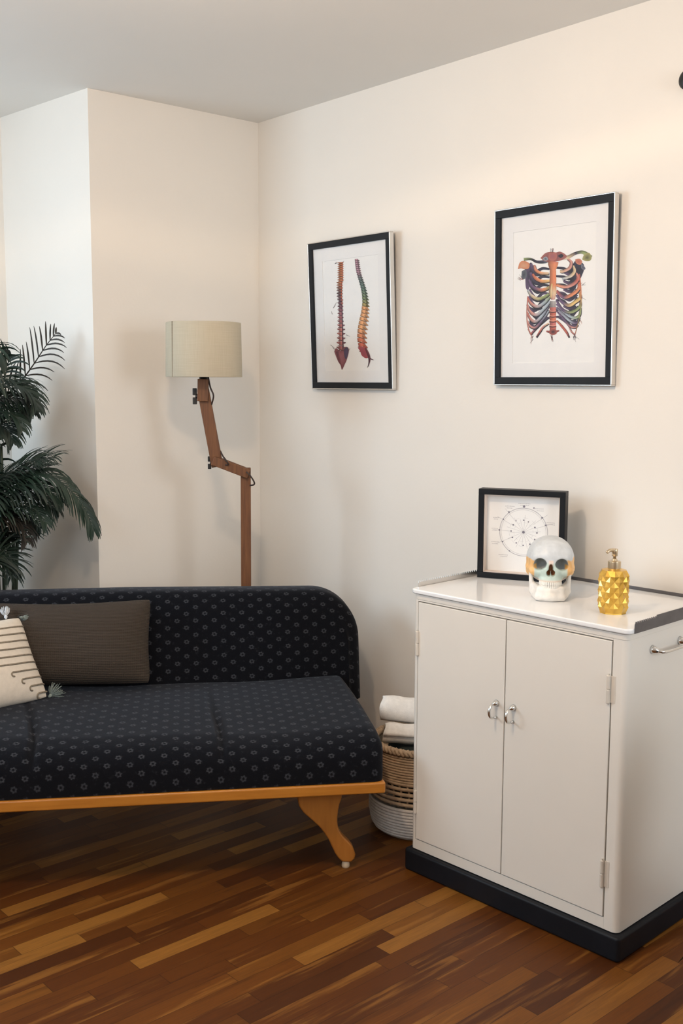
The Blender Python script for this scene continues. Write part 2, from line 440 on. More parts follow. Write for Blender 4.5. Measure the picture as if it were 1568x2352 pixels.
def sdC(X, Y, Z, p, q, r, r2=None):
    p = np.array(p, float); q = np.array(q, float); d = q-p; L = d@d
    t = np.clip(((X-p[0])*d[0]+(Y-p[1])*d[1]+(Z-p[2])*d[2])/L, 0, 1)
    rr = r if r2 is None else r+(r2-r)*t
    return np.sqrt((X-p[0]-d[0]*t)**2+(Y-p[1]-d[1]*t)**2+(Z-p[2]-d[2]*t)**2)-rr
def smin(a, b, k): h = np.clip(.5+.5*(b-a)/k, 0, 1); return b*(1-h)+a*h-k*h*(1-h)
def smax(a, b, k): return -smin(-a, -b, k)

# ------------------------------------------------------------------ room shell
mc = rot(m2, .0286); nc = rot(n2, .1017)
Kc = C0+mc*.7988; Q = Kc-nc*.6547; RW = Q+m2*2.85
Eend = C0+n2*5.7
sRW = (RW-C0)@m2; L2 = C0+n2*5.7+m2*sRW
def wall(name, A, B, openings=(), th=.12, inset=(0, 0)):
    """slab from A to B (room side on the left-hand normal), openings = (u0,u1,z0,z1)"""
    A = np.array(A, float); B = np.array(B, float); d = B-A; L = np.linalg.norm(d); d = d/L; yaw = math.atan2(d[1], d[0])
    mb = MB(); H = CEIL
    u = -inset[0]; x1 = L+inset[1]
    for (a, b, z0, z1) in sorted(openings):
        mb.box(u, a, 0, th, 0, H); mb.box(a, b, 0, th, 0, z0); mb.box(a, b, 0, th, z1, H); u = b
    mb.box(u, x1, 0, th, 0, H)
    o = mb.build(name, 'wall'); o.location = (A[0], A[1], 0); o.rotation_euler = (0, 0, yaw)
    return struct(o), yaw
wins = []
def window(k, A, B, a, b, z0, z1, yaw):
    d = np.array([math.cos(yaw), math.sin(yaw)]); mb = MB(); t_ = .045
    mb.box(a, a+t_, .03, .08, z0, z1); mb.box(b-t_, b, .03, .08, z0, z1)
    mb.box(a+t_, b-t_, .03, .08, z0, z0+t_); mb.box(a+t_, b-t_, .03, .08, z1-t_, z1)
    mid = (a+b)/2; mb.box(mid-.02, mid+.02, .035, .075, z0+t_, z1-t_)
    o = mb.build('window_%d' % k, 'window_white'); o.location = (A[0], A[1], 0); o.rotation_euler = (0, 0, yaw); struct(o)
o, y_ = wall('wall_right', C0, Eend, inset=(0, .12))
o, y_ = wall('wall_back', Kc, C0, inset=(0, .12))
o, y_ = wall('wall_left_return', Q, Kc, inset=(.12, 0))
o, y_ = wall('wall_bay', RW, Q, [(.12, 1.32, 1.25, 2.4)], inset=(.12, 0)); window(3, RW, Q, .12, 1.32, 1.25, 2.4, y_)
o, y_ = wall('wall_left', L2, RW, [(2.3, 3.9, .9, 2.3)], inset=(.12, 0)); window(1, L2, RW, 2.3, 3.9, .9, 2.3, y_);
o, y_ = wall('wall_rear', Eend, L2, [(.2, 1.3, .9, 2.3)], inset=(0, 0)); window(2, Eend, L2, .2, 1.3, .9, 2.3, y_)
poly = [tuple(C0), tuple(Eend), tuple(L2), tuple(RW), tuple(Q), tuple(Kc)]
def grow(poly, d):
    c = np.mean(np.array(poly), 0); return [tuple(np.array(p)+(np.array(p)-c)/np.linalg.norm(np.array(p)-c)*d) for p in poly]
big = [room(-1.3, -.2)[:2], room(6.0, -.2)[:2], room(6.0, 4.3)[:2], room(-1.3, 4.3)[:2]]
struct(MB().prism(big, -.08, 0).build('floor', 'floor'))
struct(MB().prism(big, CEIL, CEIL+.1).build('ceiling', 'ceiling'))

# ------------------------------------------------------------------ medical cabinet
CY = -0.8048; ce = np.array([math.cos(CY), math.sin(CY)]); cg = np.array([-ce[1], ce[0]])
CA = np.array([.2194, 3.1336]); CW, CD, ZT = .7258, .4731, .8855
def cab(x, y, z=0.): p = CA+ce*x+cg*y; return (float(p[0]), float(p[1]), z)
cabn = thing('cabinet', 'cream metal two-door cabinet with white enamel top on a black plinth', 'cabinet', cab(0, 0), CY)
MB().prism(rrect(-.016, CW+.016, -.016, CD, .012), 0, .0685).build('plinth', 'black_rubber', cabn, bevel=.008, seg=3)
XL, XR, ZB, ZU, r_ = .020, .682, .105, .846, .020
b = MB(); zc = .868
b.prism([(0, .018), (CW, .018), (CW, CD-.01), (CW-.01, CD), (.01, CD), (0, CD-.01)], .0705, zc)
def stile(x0, x1, outer):
    out = []
    for i in range(9):
        a = PI/2*i/8
        out.append((x0+r_-r_*math.cos(a), r_-r_*math.sin(a)) if outer < 0 else (x1-r_+r_*math.sin(a), r_-r_*math.cos(a)))
    return ([(x0, .0185)]+out+[(x1, 0), (x1, .0185)]) if outer < 0 else ([(x0, .0185), (x0, 0)]+out+[(x1, .0185)])
r_ = .012; b.prism(stile(0, XL-.003, -1), .0705, zc)
r_ = .018; b.prism(stile(XR+.003, CW, 1), .0705, zc)
b.box(XL-.003, XR+.003, 0, .0185, .0705, ZB-.003); b.box(XL-.003, XR+.003, 0, .0185, ZU+.003, .8535)
b.box(XL-.003, XR+.003, .001, .0185, .8535, .8545); b.box(XL-.003, XR+.003, 0, .0185, .8545, zc)
b.build('body', 'cab', cabn, bevel=.0012, seg=2, angle=60)
MB().prism(rrect(-.0012, CW+.0012, -.0012, CD, .018), .8548, .8695).build('top_band', 'cab', cabn, bevel=.0008)
XM = .3475
for i, (x0, x1) in enumerate(((XL, XM-.0014), (XM+.0014, XR))):
    d = MB().box(x0, x1, -.0025, .0150, ZB, ZU).build('door', 'cab', cabn, bevel=.0018, seg=3)
    hx = .320 if i == 0 else .379
    pts = [(hx, -.0025, .604)]+[(hx, -.018-.018*math.sin(a), .5825+.0205*math.cos(a)) for a in np.linspace(0.15, PI-.15, 14)]+[(hx, -.012, .562)]
    h = MB().tube(pts[1:], [.0026+.0012*math.sin(PI*k/15) for k in range(len(pts)-1)], 10)
    h.tube([(hx, -.0026, .603), (hx, -.008, .603), (hx, -.020, .6025)], [.0095, .0085, .0030], 14)
    h.tube([(hx, -.0026, .562), (hx, -.012, .562)], [.0042, .0028], 12)
    h.build('handle', 'chrome', d, smooth=True)
for hx in (XL-.0005, XR-.004):
    for hz in (.683, .186):
        m_ = MB()
        for k in range(2):
            m_.lathe([(.0045, hz+.0375*k+.001), (.0052, hz+.0375*k+.002), (.0052, hz+.0375*k+.0355), (.0045, hz+.0375*k+.0365)], 16, hx, -.006)
        m_.lathe([(.0025, hz-.002), (.0025, hz+.0375*2+.004)], 10, hx, -.006)
        m_.box(hx-.001, hx+.018 if hx > .3 else hx+.001, -.0012, .0, hz+.002, hz+.073)
        m_.build('hinge', 'hinge', cabn, smooth=False)
MB().prism(rrect(-.009, CW+.009, -.009, CD+.002, .018), .8715, ZT).build('enamel_top', 'cab_white', cabn, bevel=.004, seg=4)
def rail(x, y0, y1, teeth, hi, axis='y'):
    poly = [(y0, ZT-.0128)]; y = y0; top = ZT+hi
    poly.append((y0, ZT+.011))
    while y < teeth:
        poly += [(y+.001, ZT+.013), (y+.0035, ZT+.0175), (y+.0065, ZT+.0175), (y+.008, ZT+.013)]; y += .0095
    poly += [(max(teeth, y0)+.003, top), (y1, top), (y1, ZT-.0128)]
    k = len(poly); v = [(x, a, z) for a, z in poly]+[(x+.0022, a, z) for a, z in poly]
    return MB().add(v, [tuple(range(k)), tuple(range(k, 2*k))[::-1]]+[((i+1) % k, i, k+i, k+(i+1) % k) for i in range(k)])
rail(CW+.0092, .014, CD-.01, .118, .020).build('side_rail', 'rail_metal', cabn)
rail(-.0115, .030, CD-.01, .36, .011).build('side_rail', 'silver', cabn)
MB().box(.0, CW, CD-.004, CD-.001, ZT, ZT+.010).build('back_rail', 'rail_metal', cabn, bevel=.001)
pts = [(CW, .121, .812), (CW+.014, .121, .811), (CW+.026, .126, .809), (CW+.031, .140, .808), (CW+.032, .17, .808), (CW+.032, .22, .808), (CW+.031, .246, .808), (CW+.026, .259, .809), (CW+.014, .264, .811), (CW, .264, .812)]
h = MB().tube(pts, .0042, 12)
for yy in (.121, .264): h.tube([(CW+.0002, yy, .812), (CW+.006, yy, .812), (CW+.020, yy, .8105)], [.012, .010, .0045], 16)
h.build('side_handle', 'chrome', cabn, smooth=True)

# ------------------------------------------------------------------ sofa
SYAW = 0.14228; S0 = np.array([.135, 3.066]); sx = np.array([math.cos(SYAW), math.sin(SYAW)]); sy = np.array([-sx[1], sx[0]])
def sof(x, y, z=0.): p = S0+sx*x+sy*y; return (float(p[0]), float(p[1]), z)
sofa = thing('sofa', 'dark navy flower-patterned sofa on an orange wooden base with curved legs', 'sofa', sof(0, 0), SYAW)
LS = 1.95; SD = .70
# seat
def seatfn(p):
    x, y, z = p; zt = z > 0
    X = x-LS/2; Yv = y+SD/2
    dz = 0
    if z > .02:
        k = (z-.02)/.06
        dz += k*(.010*math.sin(PI*min(1, max(0, Yv/SD)))+.004*math.sin(X*5.1+Yv*3)+.003*math.sin(X*11+2))
        for sxx, c_, wd, dp in ((-.505, .02, .009, .012), (-1.08, .05, .011, .016)):
            dd = X-sxx-c_*math.cos(Yv*5); fade = math.exp(-((Yv-.12)/.30)**2)
            dz -= k*dp*fade*math.exp(-(dd/wd)**2)
        dz += k*.012*max(0, -X-.6)
        dz -= .022*k*max(0, 1-Yv/.10)**1.5
        dz += k*(.010 if X < -1.09 else 0)*0
    xo = 0
    if x > LS/2-.12: xo = -.030*max(0, (Yv)/SD) * (x-(LS/2-.12))/.12
    if Yv < .02: y -= .008*max(0, math.sin(PI*(z+.05)/.12))
    if z < -.05: y = max(y, -SD/2+.012); x = min(x, LS/2-.006)
    return np.array([x-LS/2+xo, y+SD/2+.002, z+dz+.351])
s_ = rounded_box(LS, SD-.004, .180, .038, (270, 60, 10), seatfn).build('seat', 'fabric', sofa, smooth=True)
# backrest: rounded-corner board, leaning back, soft front
BH0, BH1, BX, BR = .36, .745, .034, .17
def back_outline(k):
    pts = []
    for i in range(k+1): pts.append((BX-.0*i, BH0+(BH1-BR-BH0)*i/k))
    for i in range(1, 17):
        a = PI/2*i/16; pts.append((BX-BR+BR*math.cos(a), BH1-BR*1.0+BR*math.sin(a)))
    for i in range(1, 61): pts.append((BX-BR-(LS+BX-BR-.2)*i/60, BH1+.010*min(1, i/25)))
    for i in range(1, 13):
        a = PI/2+PI/2*i/12; pts.append((-LS+.0+.2+.2*math.cos(a)-.0, BH1+.01-.2+.2*math.sin(a)))
    for i in range(1, 6): pts.append((-LS, BH1-.19-(BH1-.19-BH0)*i/5))
    return pts
OL = back_outline(10)
def inset_poly(pts, d):
    P = np.array(pts); c = np.array([-LS/2, .45]); out = []
    for i in range(len(P)):
        a = P[min(i+1, len(P)-1)]-P[max(i-1, 0)]; nn = np.array([-a[1], a[0]]); nn = nn/(np.linalg.norm(nn)+1e-9)
        q = P[i]+nn*d
        q[1] = max(q[1], BH0); out.append(q)
    return np.array(out)
mb = MB(); rings = []; TH = .13
prof = [(0.0, .028)]+[(.028-.028*math.cos(a)+.0, .028-.028*math.sin(a)) for a in np.linspace(0, PI/2, 5)][1:]
def ybk(z): return .672+(z-.40)*.24
vs = []; 
levels = [(.045, -.010), (.030, -.0045), (.015, .003), (.004, .014), (0, .028), (0, TH-.03), (.006, TH-.012), (.02, TH), (.05, TH)]
K_ = len(OL)
for dpt, yy in levels:
    for (x, z) in inset_poly(OL, dpt): vs.append((x, ybk(z)+yy, z))
fs = [(a*K_+i, a*K_+i+1, (a+1)*K_+i+1, (a+1)*K_+i) for a in range(len(levels)-1) for i in range(K_-1)]
# front fill grid: connect inner ring to a centre line strip
def fill(ring, yoff):
    o_ = len(vs); inner = [vs[ring*K_+i] for i in range(K_)]
    cols = 14
    for c_ in range(1, cols+1):
        for (x, y, z) in inner:
            tz = (z-BH0)*(1-c_/cols)**1.0+BH0; tx = x+( -LS/2 - x)*0.0
            bul = yoff*(-.008)*math.sin(PI*min(1, (tz-BH0)/(BH1-BH0)))
            cre = 0.006*math.exp(-((tz-.60)/.010)**2)*(.5+.5*math.sin(tx*7+1))*math.exp(-((tx+.5)/.35)**2) if yoff > 0 else 0
            vs.append((tx, ybk(tz)+(y-ybk(z))+bul+cre, tz))
    f_ = []
    for c_ in range(cols):
        for i in range(K_-1):
            a0 = ring*K_+i if c_ == 0 else o_+(c_-1)*K_+i; a1 = a0+1; b0 = o_+c_*K_+i; f_.append((a0, a1, b0+1, b0))
    return f_
fs += fill(0, 1); fs += fill(len(levels)-1, -1)
weld(MB().add(vs, fs).build('backrest', 'fabric', sofa, smooth=True), 1e-4)
MB().box(-LS, .001, -.002, .030, .270, .3045).box(-LS, -.001, .700, .725, .270, .3045).box(-.026, -.001, .030, .70, .270, .3045).box(-LS, -LS+.025, .03, .70, .270, .3045).build('base_rail', 'orange_wood', sofa, bevel=.006, seg=4)
LEG = [(-.262,.271),(-.256,.227),(-.253,.211),(-.239,.189),(-.213,.164),(-.189,.140),(-.174,.119),(-.162,.099),(-.151,.074),(-.141,.052),(-.131,.036),(-.119,.024),(-.092,.021),(-.080,.031),(-.077,.045),(-.085,.070),(-.096,.085),(-.109,.099),(-.120,.112),(-.127,.124),(-.132,.138),(-.134,.152),(-.134,.170),(-.132,.189),(-.128,.210),(-.121,.230),(-.118,.271)]
for yy, mir in ((.075, 0), (.60, 0), (.075, 1), (.60, 1)):
    P = [(x if not mir else -LS-x, z) for x, z in LEG]
    if mir: P = P[::-1]
    lg = MB().prism_y(P, yy, yy+.034).build('leg', 'leg_wood', sofa, bevel=.006, seg=3, angle=50)
    cx = -.106 if not mir else -LS+.106
    MB().lathe([(.011, 0), (.0125, .004), (.0125, .010), (.010, .022)], 20, cx, yy+.017).build('glide', 'glide', lg, smooth=True)
MB().box(-LS+.03, -.03, .03, .70, .285, .302).build('underside', 'black_rubber', sofa)

# ------------------------------------------------------------------ cushions
def lean(yaw, tilt): return (Matrix.Rotation(yaw, 3, 'Z') @ Matrix.Rotation(-tilt, 3, 'X')).to_euler()
def brownfn(p, u, v, side):
    if side < 0:
        p[1] += .032*math.exp(-(((p[0]+.125+.02)/.030)**2+((p[2]-.235)/.022)**2))
        p[1] += .004*math.sin(p[0]*22+p[2]*9)*(1-u*u)*(1-v*v)
    p[2] += .010*u*u*(1 if v > 0 else 0)
    p[0] -= .010*(1-abs(v))*0
    return p
cb = sof(-1.008, .578, .470)
bc = thing('cushion', 'brown knitted rectangular cushion leaning on the sofa backrest', 'cushion', cb, lean(SYAW, -.0))
bc.rotation_euler = lean(SYAW-.03, .42)
weld(pillow(.60, .292, .16, 40, brownfn).build('cover', 'brown_knit', bc, smooth=True))
bb = MB().lathe([(.0005, 0), (.006, .001), (.008, .003), (.0005, .006)], 14).build('button', 'brown_knit', bc, smooth=True); bb.rotation_euler = (PI/2, 0, 0); bb.location = (-.145, -.036, .235)

# cream striped cushion: right lower corner R0, long axis towards the camera-left
Lx = np.array([.68, .733]); Lx /= np.linalg.norm(Lx)
R0 = np.array([-.960, 3.392])
CW2, CH2, CT2 = .46, .300, .12
tl = .58
cpos = R0-Lx*(CW2/2)
cc_ = thing('cushion', 'cream cushion with raised taupe stripes and corner tassels at the left end of the sofa', 'cushion', (cpos[0], cpos[1], .462), lean(math.atan2(Lx[1], Lx[0]), tl))
cvr = weld(pillow(CW2, CH2, CT2, 40).build('cover', 'cream_cotton', cc_, smooth=True))
def psurf(x, z):
    v = 2*z/CH2-1; u = 2*x/CW2
    for _ in range(4):
        pin = 1-.045*(1-abs(v)**2)*abs(u)**3; pin2 = 1-.05*(1-abs(u)**2)*abs(v)**3
        u = max(-1, min(1, 2*x/CW2/pin)); v = max(-1, min(1, (2*z/CH2-1)/pin2))
    return -CT2/2*(max(0, 1-abs(u)**2.6)**.55)*(max(0, 1-abs(v)**2.6)**.55)
st = MB()
for k in range(10):
    z = .022+.0262*k; ln = [.035, .060, .085, .115, .26, .30, .32, .34, .34, .34][k]
    xr = CW2/2*(.985-.02*(1-abs(2*z/CH2-1)))-.002
    xs = np.linspace(xr, xr-ln, 26)
    zz = [z+.004*math.sin((x-xr)*18) for x in xs]
    pts = [(x, psurf(x, q)-.0005, q) for x, q in zip(xs, zz)]
    if k < 4: 
        for a in np.linspace(0, PI*1.1, 8)[1:]:
            x = xs[-1]-.007*math.sin(a); q = zz[-1]-.007*(1-math.cos(a)); pts.append((x, psurf(x, max(q, .004)), max(q, .004)))
    st.tube(pts, .0030, 6)
st.build('stripe_cords', 'stripe', cc_, smooth=True)
def tassel(pos, dirv, mat, L=.045, fan=.55):
    mb = MB(); d = np.array(dirv, float); d /= np.linalg.norm(d); p = np.array(pos, float)
    a = np.cross(d, (0, 0, 1.)); a /= np.linalg.norm(a); b_ = np.cross(d, a)
    mb.tube([p, p+d*.008, p+d*.014], [.003, .006, .0045], 10)
    for k in range(70):
        q = 2*PI*random.random(); rr = fan*math.sqrt(random.random())
        e = d+(a*math.cos(q)+b_*math.sin(q))*rr; e /= np.linalg.norm(e); l = L*(.8+.3*random.random())
        s0 = p+d*.012+(a*math.cos(q)+b_*math.sin(q))*.003
        mid = s0+e*l*.5+(a*math.cos(q)+b_*math.sin(q))*.004
        mb.tube([s0, mid, s0+e*l-(np.array([0, 0, 1])*0)], [.0011, .0011, .0008], 4)
    return mb
tassel((CW2/2-.002, 0, .004), (.85, .1, .35), None, .042, .95).build('tassel', 'tassel', cc_, smooth=True)
tassel((CW2/2-.004, .0, CH2-.004), (.9, .5, -.15), None, .045, .35).build('tassel', 'tassel', cc_, smooth=True)
tassel((CW2/2-.055, .0, CH2-.002), (.25, .1, .9), None, .030, .5).build('tassel', 'tassel_white', cc_, smooth=True)

# ------------------------------------------------------------------ floor lamp
LY = 3.99
lamp = thing('floor_lamp', 'jointed wooden floor lamp with a beige drum shade behind the sofa', 'lamp', (-.366, LY, 0), .10)
lo_ = np.array([-.366, LY, 0]); cR, sR = math.cos(-.10), math.sin(-.10)
def L_(u, v, dy=0.):
    p = aty(u, v, LY+dy)-lo_; return np.array([p[0]*cR-p[1]*sR, p[0]*sR+p[1]*cR, p[2]])
def bar(mb, p, q, w_, d_, ext0=0, ext1=0):
    p = np.array(p); q = np.array(q); a = q-p; a /= np.linalg.norm(a); p = p-a*ext0; q = q+a*ext1
    y = np.array([0, 1., 0]); y = y-a*(y@a); y /= np.linalg.norm(y); x = np.cross(y, a)
    v = [c+x*i*w_/2+y*j*d_/2 for c in (p, q) for j in (-1, 1) for i in (-1, 1)]
    return mb.add(v, [(0,2,3,1),(4,5,7,6),(0,1,5,4),(2,6,7,3),(0,4,6,2),(1,3,7,5)])
top = L_(564, 1078); 
MB().box(-.17, .17, -.024, .024, .012, .052).box(-.024, .024, -.17, -.024, .012, .052).box(-.024, .024, .024, .17, .012, .052).box(-.17,-.12,-.024,.024,0,.012).box(.12,.17,-.024,.024,0,.012).build('base', 'lamp_wood', lamp, bevel=.003)
post = MB(); bar(post, (0, 0, .052), (top[0], 0, top[2]+.006), .038, .034); post.build('post', 'lamp_wood', lamp, bevel=.002)
el = L_(497, 1060, -.02); tp = top+np.array([0, 0, -.012])
la = MB()
for off in (-.026, .026): bar(la, (el[0], off, el[2]), (tp[0], off, tp[2]), .034, .016, .014, .012)
la.build('lower_arm', 'lamp_wood', lamp, bevel=.002)
hd = L_(468, 903)
ua = MB(); bar(ua, (el[0], 0, el[2]), (hd[0], 0, hd[2]), .044, .034, .020, .016); ua.build('upper_arm', 'lamp_wood', lamp, bevel=.003)
hb = L_(466, 925); ht = L_(467, 868)
hh = MB(); bar(hh, (hb[0], -.026, hb[2]+.006), (ht[0], -.026, ht[2]-.004), .040, .017); bar(hh, (hb[0], .026, hb[2]+.006), (ht[0], .026, ht[2]-.004), .040, .017)
hh.build('head_block', 'lamp_wood', lamp, bevel=.002)
def knob(p, s_=1.):
    k = MB(); x, y, z = p
    k.tube([(x+.03, y, z), (x-.008*s_, y, z)], .0045, 10); k.tube([(x-.002, y, z), (x-.010*s_, y, z)], [.010*s_, .008*s_], 14)
    for sg in (-1, 1): k.box(x-.020*s_, x-.004*s_, y-.004, y+.004, z+(0.004 if sg > 0 else -.030*s_), z+(.030*s_ if sg > 0 else -.004))
    return k
kp = L_(455, 910); knob((kp[0], -.002, kp[2]), 1.0).build('knob', 'blackplastic', lamp, bevel=.002)
kp = L_(487, 1062); knob((kp[0], -.002, kp[2]), .8).build('knob', 'blackplastic', lamp, bevel=.002)
def smooth_pts(P, k=6):
    P = [np.array(p, float) for p in P]; Q_ = []
    for i in range(len(P)-1):
        p0, p1, p2, p3 = P[max(i-1, 0)], P[i], P[i+1], P[min(i+2, len(P)-1)]
        for j in range(k):
            t = j/k; Q_.append(.5*((2*p1)+(-p0+p2)*t+(2*p0-5*p1+4*p2-p3)*t*t+(-p0+3*p1-3*p2+p3)*t**3))
    return Q_+[P[-1]]
def cord(px_): return MB().tube(smooth_pts([L_(u, v, d) for u, v, d in px_]), .0030, 8)
cord([(478, 866, -.03), (483, 890, -.04), (490, 908, -.045), (487, 925, -.03), (482, 938, -.018)]).build('cord', 'cord', lamp, smooth=True)
cord([(506, 1036, -.018), (512, 1048, -.04), (521, 1060, -.05), (524, 1067, -.048), (518, 1068, -.04)]).build('cord', 'cord', lamp, smooth=True)
cord([(566, 1084, -.045), (574, 1092, -.05), (583, 1106, -.045), (583, 1113, -.035), (574, 1115, -.02)]).build('cord', 'cord', lamp, smooth=True)
ts, bs = aty(468, 742, LY), aty(468, 866, LY); RS = .1405
sh = MB(); zt_, zb_ = ts[2], bs[2]; cxs = L_(468, 804)[0]
prof = [(RS, zb_), (RS+.001, zb_+.003), (RS-.002, zt_-.003), (RS-.003, zt_), (RS-.006, zt_-.001), (RS-.003, zb_+.002)]
sh.lathe(prof+[prof[0]], 72, cxs, 0, False, False); shd = sh.build('lamp_shade', 'shade', lamp, smooth=True)
sa = PI+.66; rm = RS+.0006
seam = MB().tube([(cxs+rm*math.cos(sa), rm*math.sin(sa), zb_+.001), (cxs+(rm-.002)*math.cos(sa), (rm-.002)*math.sin(sa), zt_)], .0016, 6); seam.build('seam', 'stripe', shd)
fit_ = MB().tube([(cxs, 0, ht[2]-.01), (cxs, 0, zb_+.05)], .018, 16)
for k in range(3):
    a = 2*PI*k/3+.3; fit_.tube([(cxs, 0, zb_+.03), (cxs+(RS-.004)*math.cos(a), (RS-.004)*math.sin(a), zb_+.01)], .0018, 6)
fit_.build('socket', 'blackplastic', lamp, smooth=True)
MB().lathe([(.012, zb_+.05), (.014, zb_+.06), (.030, zb_+.10), (.026, zb_+.13), (.006, zb_+.145)], 20, cxs, 0).build('light_bulb', 'mat', lamp, smooth=True)

# ------------------------------------------------------------------ framed prints on the wall
FW, FH = .483, .577
def wallframe(t0, t1, z0, z1, tilt, label, group):
    # origin at the lower middle, on the wall; local x along the wall, -y into the room
    x, y, _ = room((t0+t1)/2, .001)
    o = thing('framed_print', label, 'picture', (x, y, z0), (0, 0, 0), group)
    o.rotation_euler = (Matrix.Rotation(WA, 3, 'Z') @ Matrix.Rotation(tilt, 3, 'X')).to_euler()
    w_, h_ = t1-t0, z1-z0; D = .022; bf = .026
    a, b_ = w_/2, h_; e = .004
    m_ = MB()
    for q in ((-a, a, 0, e), (-a, a, b_-e, b_), (-a, -a+e, e, b_-e), (a-e, a, e, b_-e)): m_.box(q[0], q[1], -D, -.001, q[2], q[3])
    m_.build('frame_edge', 'silver', o, bevel=.0012)
    m_ = MB(); f = D-.001
    for q in ((-a+e, a-e, e, e+bf-.003), (-a+e, a-e, b_-e-bf+.003, b_-e), (-a+e, -a+e+bf-.006, e+bf-.003, b_-e-bf+.003), (a-e-bf+.006, a-e, e+bf-.003, b_-e-bf+.003)): m_.box(q[0], q[1], -f, -.006, q[2], q[3])
    m_.build('frame_face', 'charcoal', o, bevel=.001)
    # mat with an opening, the print set just behind it
    ox, oz0, oz1 = .163, .072, h_-.077
    m_ = MB(); i_ = .021
    for q in ((-a+i_, a-i_, .024, oz0), (-a+i_, a-i_, oz1, b_-.024), (-a+i_, -ox, oz0, oz1), (ox, a-i_, oz0, oz1)): m_.box(q[0], q[1], -.0112, -.0095, q[2], q[3])
    m_.build('mat_board', 'mat', o)
    MB().box(-ox-.005, ox+.005, -.0094, -.0080, oz0-.005, oz1+.005).build('print_sheet', 'paper', o)
    MB().box(-a+.02, a-.02, -.0140, -.0130, .02, b_-.02).build('glass_pane', 'glass', o)
    MB().box(-a+e, a-e, -.0060, -.0030, e, b_-e).build('backing', 'charcoal', o)
    bpy.context.view_layer.update()
    return o
f1 = wallframe(.395, .878, 1.4725, 2.0495, .042, 'black and silver framed print of two coloured spines, nearer the room corner', 'framed anatomy prints on the wall')
f2 = wallframe(1.375, 1.848, 1.4915, 2.0625, .024, 'black and silver framed print of a coloured rib cage, above the cabinet', 'framed anatomy prints on the wall')
def to_local(o, u, v, yoff=-.0098):
    """picture position of a stroke on the sheet of the frame"""
    mi = o.matrix_world.inverted(); a = mi @ Vector(O3); b_ = mi @ Vector(O3+ray(u, v)); d = b_-a
    k = (yoff-a.y)/d.y; q = a+d*k; return (q.x, q.z)
def dull(c, k=.22):
    g = .3*c[0]+.5*c[1]+.2*c[2]; return tuple(x*(1-k)+g*k+.012 for x in c)
class Art:
    def __init__(s, o, cv, y): s.o, s.cv, s.y, s.mb, s.k = o, cv, y, MB(), 0
    def P(s, p): u, v = s.cv(*p); return to_local(s.o, u, v, s.y)
    def lay(s): s.k += 1; return s.y-.0000035*s.k
    def stroke(s, pts, ws, cols, jit=0.):
        """pts in crop pixels; ws half widths; cols list of colours interpolated"""
        Pm = smooth_pts([(*p, 0) for p in pts], 8); N = len(Pm); y = s.lay(); vs = []; cs = []
        for i, p in enumerate(Pm):
            t = i/(N-1); a = Pm[min(i+1, N-1)]-Pm[max(i-1, 0)]; L = math.hypot(a[0], a[1])+1e-9; nn = (-a[1]/L, a[0]/L)
            w_ = np.interp(t, np.linspace(0, 1, len(ws)), ws)*(1+jit*(random.random()-.5))
            ci = t*(len(cols)-1); k = min(int(ci), len(cols)-2) if len(cols) > 1 else 0
            c = cols[0] if len(cols) == 1 else tuple(cols[k][j]*(1-(ci-k))+cols[k+1][j]*(ci-k) for j in range(3))
            for sgn, sh_ in ((-1, 1.12), (-.35, 1.35), (.45, .85), (1, .42)):
                q = s.P((p[0]+nn[0]*w_*sgn, p[1]+nn[1]*w_*sgn)); vs.append((q[0], y, q[1])); cs.append(dull(tuple(x*sh_ for x in c)))
        fs = [(4*i+j, 4*i+j+1, 4*i+j+5, 4*i+j+4) for i in range(N-1) for j in range(3)]
        s.mb.add(vs, fs, cs)
    def blob(s, pts, col, col2=None):
        y = s.lay(); Q_ = smooth_pts([(*p, 0) for p in pts]+[(*pts[0], 0)], 5)[:-1]
        c = np.mean(np.array(Q_), 0); vs = []; cs = []
        q = s.P((c[0], c[1])); vs.append((q[0], y, q[1])); cs.append(dull(col2 or col))
        for p in Q_: q = s.P((p[0], p[1])); vs.append((q[0], y, q[1])); cs.append(dull(col))
        k = len(Q_); s.mb.add(vs, [(0, 1+i, 1+(i+1) % k) for i in range(k)], cs)
    def build(s, par):
        return s.mb.build('artwork', 'print_paint', par)
V_ = lambda r, g, b_: srgb(r, g, b_)
OR, RD, PU, NV, GN, TN, PK, BL, YE, DK = V_(205,115,55), V_(178,75,52), V_(95,70,105), V_(52,46,66), V_(130,145,80), V_(198,170,125), V_(190,125,110), V_(150,165,175), V_(210,170,80), V_(38,32,44)
# rib cage, coordinates of the crop 1150..1400 x 540..800
A2 = Art(f2, lambda x, y: (1150+x/6.272, 540+y/6.272), -.0098)
A2.blob([(340,470),(420,420),(470,500),(440,640),(400,780),(360,760),(350,620)], PU, NV)
A2.blob([(1050,390),(1170,400),(1200,480),(1150,620),(1110,700),(1080,560)], NV, DK)
A2.blob([(300,520),(360,500),(370,600),(320,640),(295,620)], V_(95,100,110), V_(60,64,72))
A2.blob([(1150,400),(1215,470),(1200,500),(1160,480)], V_(110,115,130), V_(70,72,90))
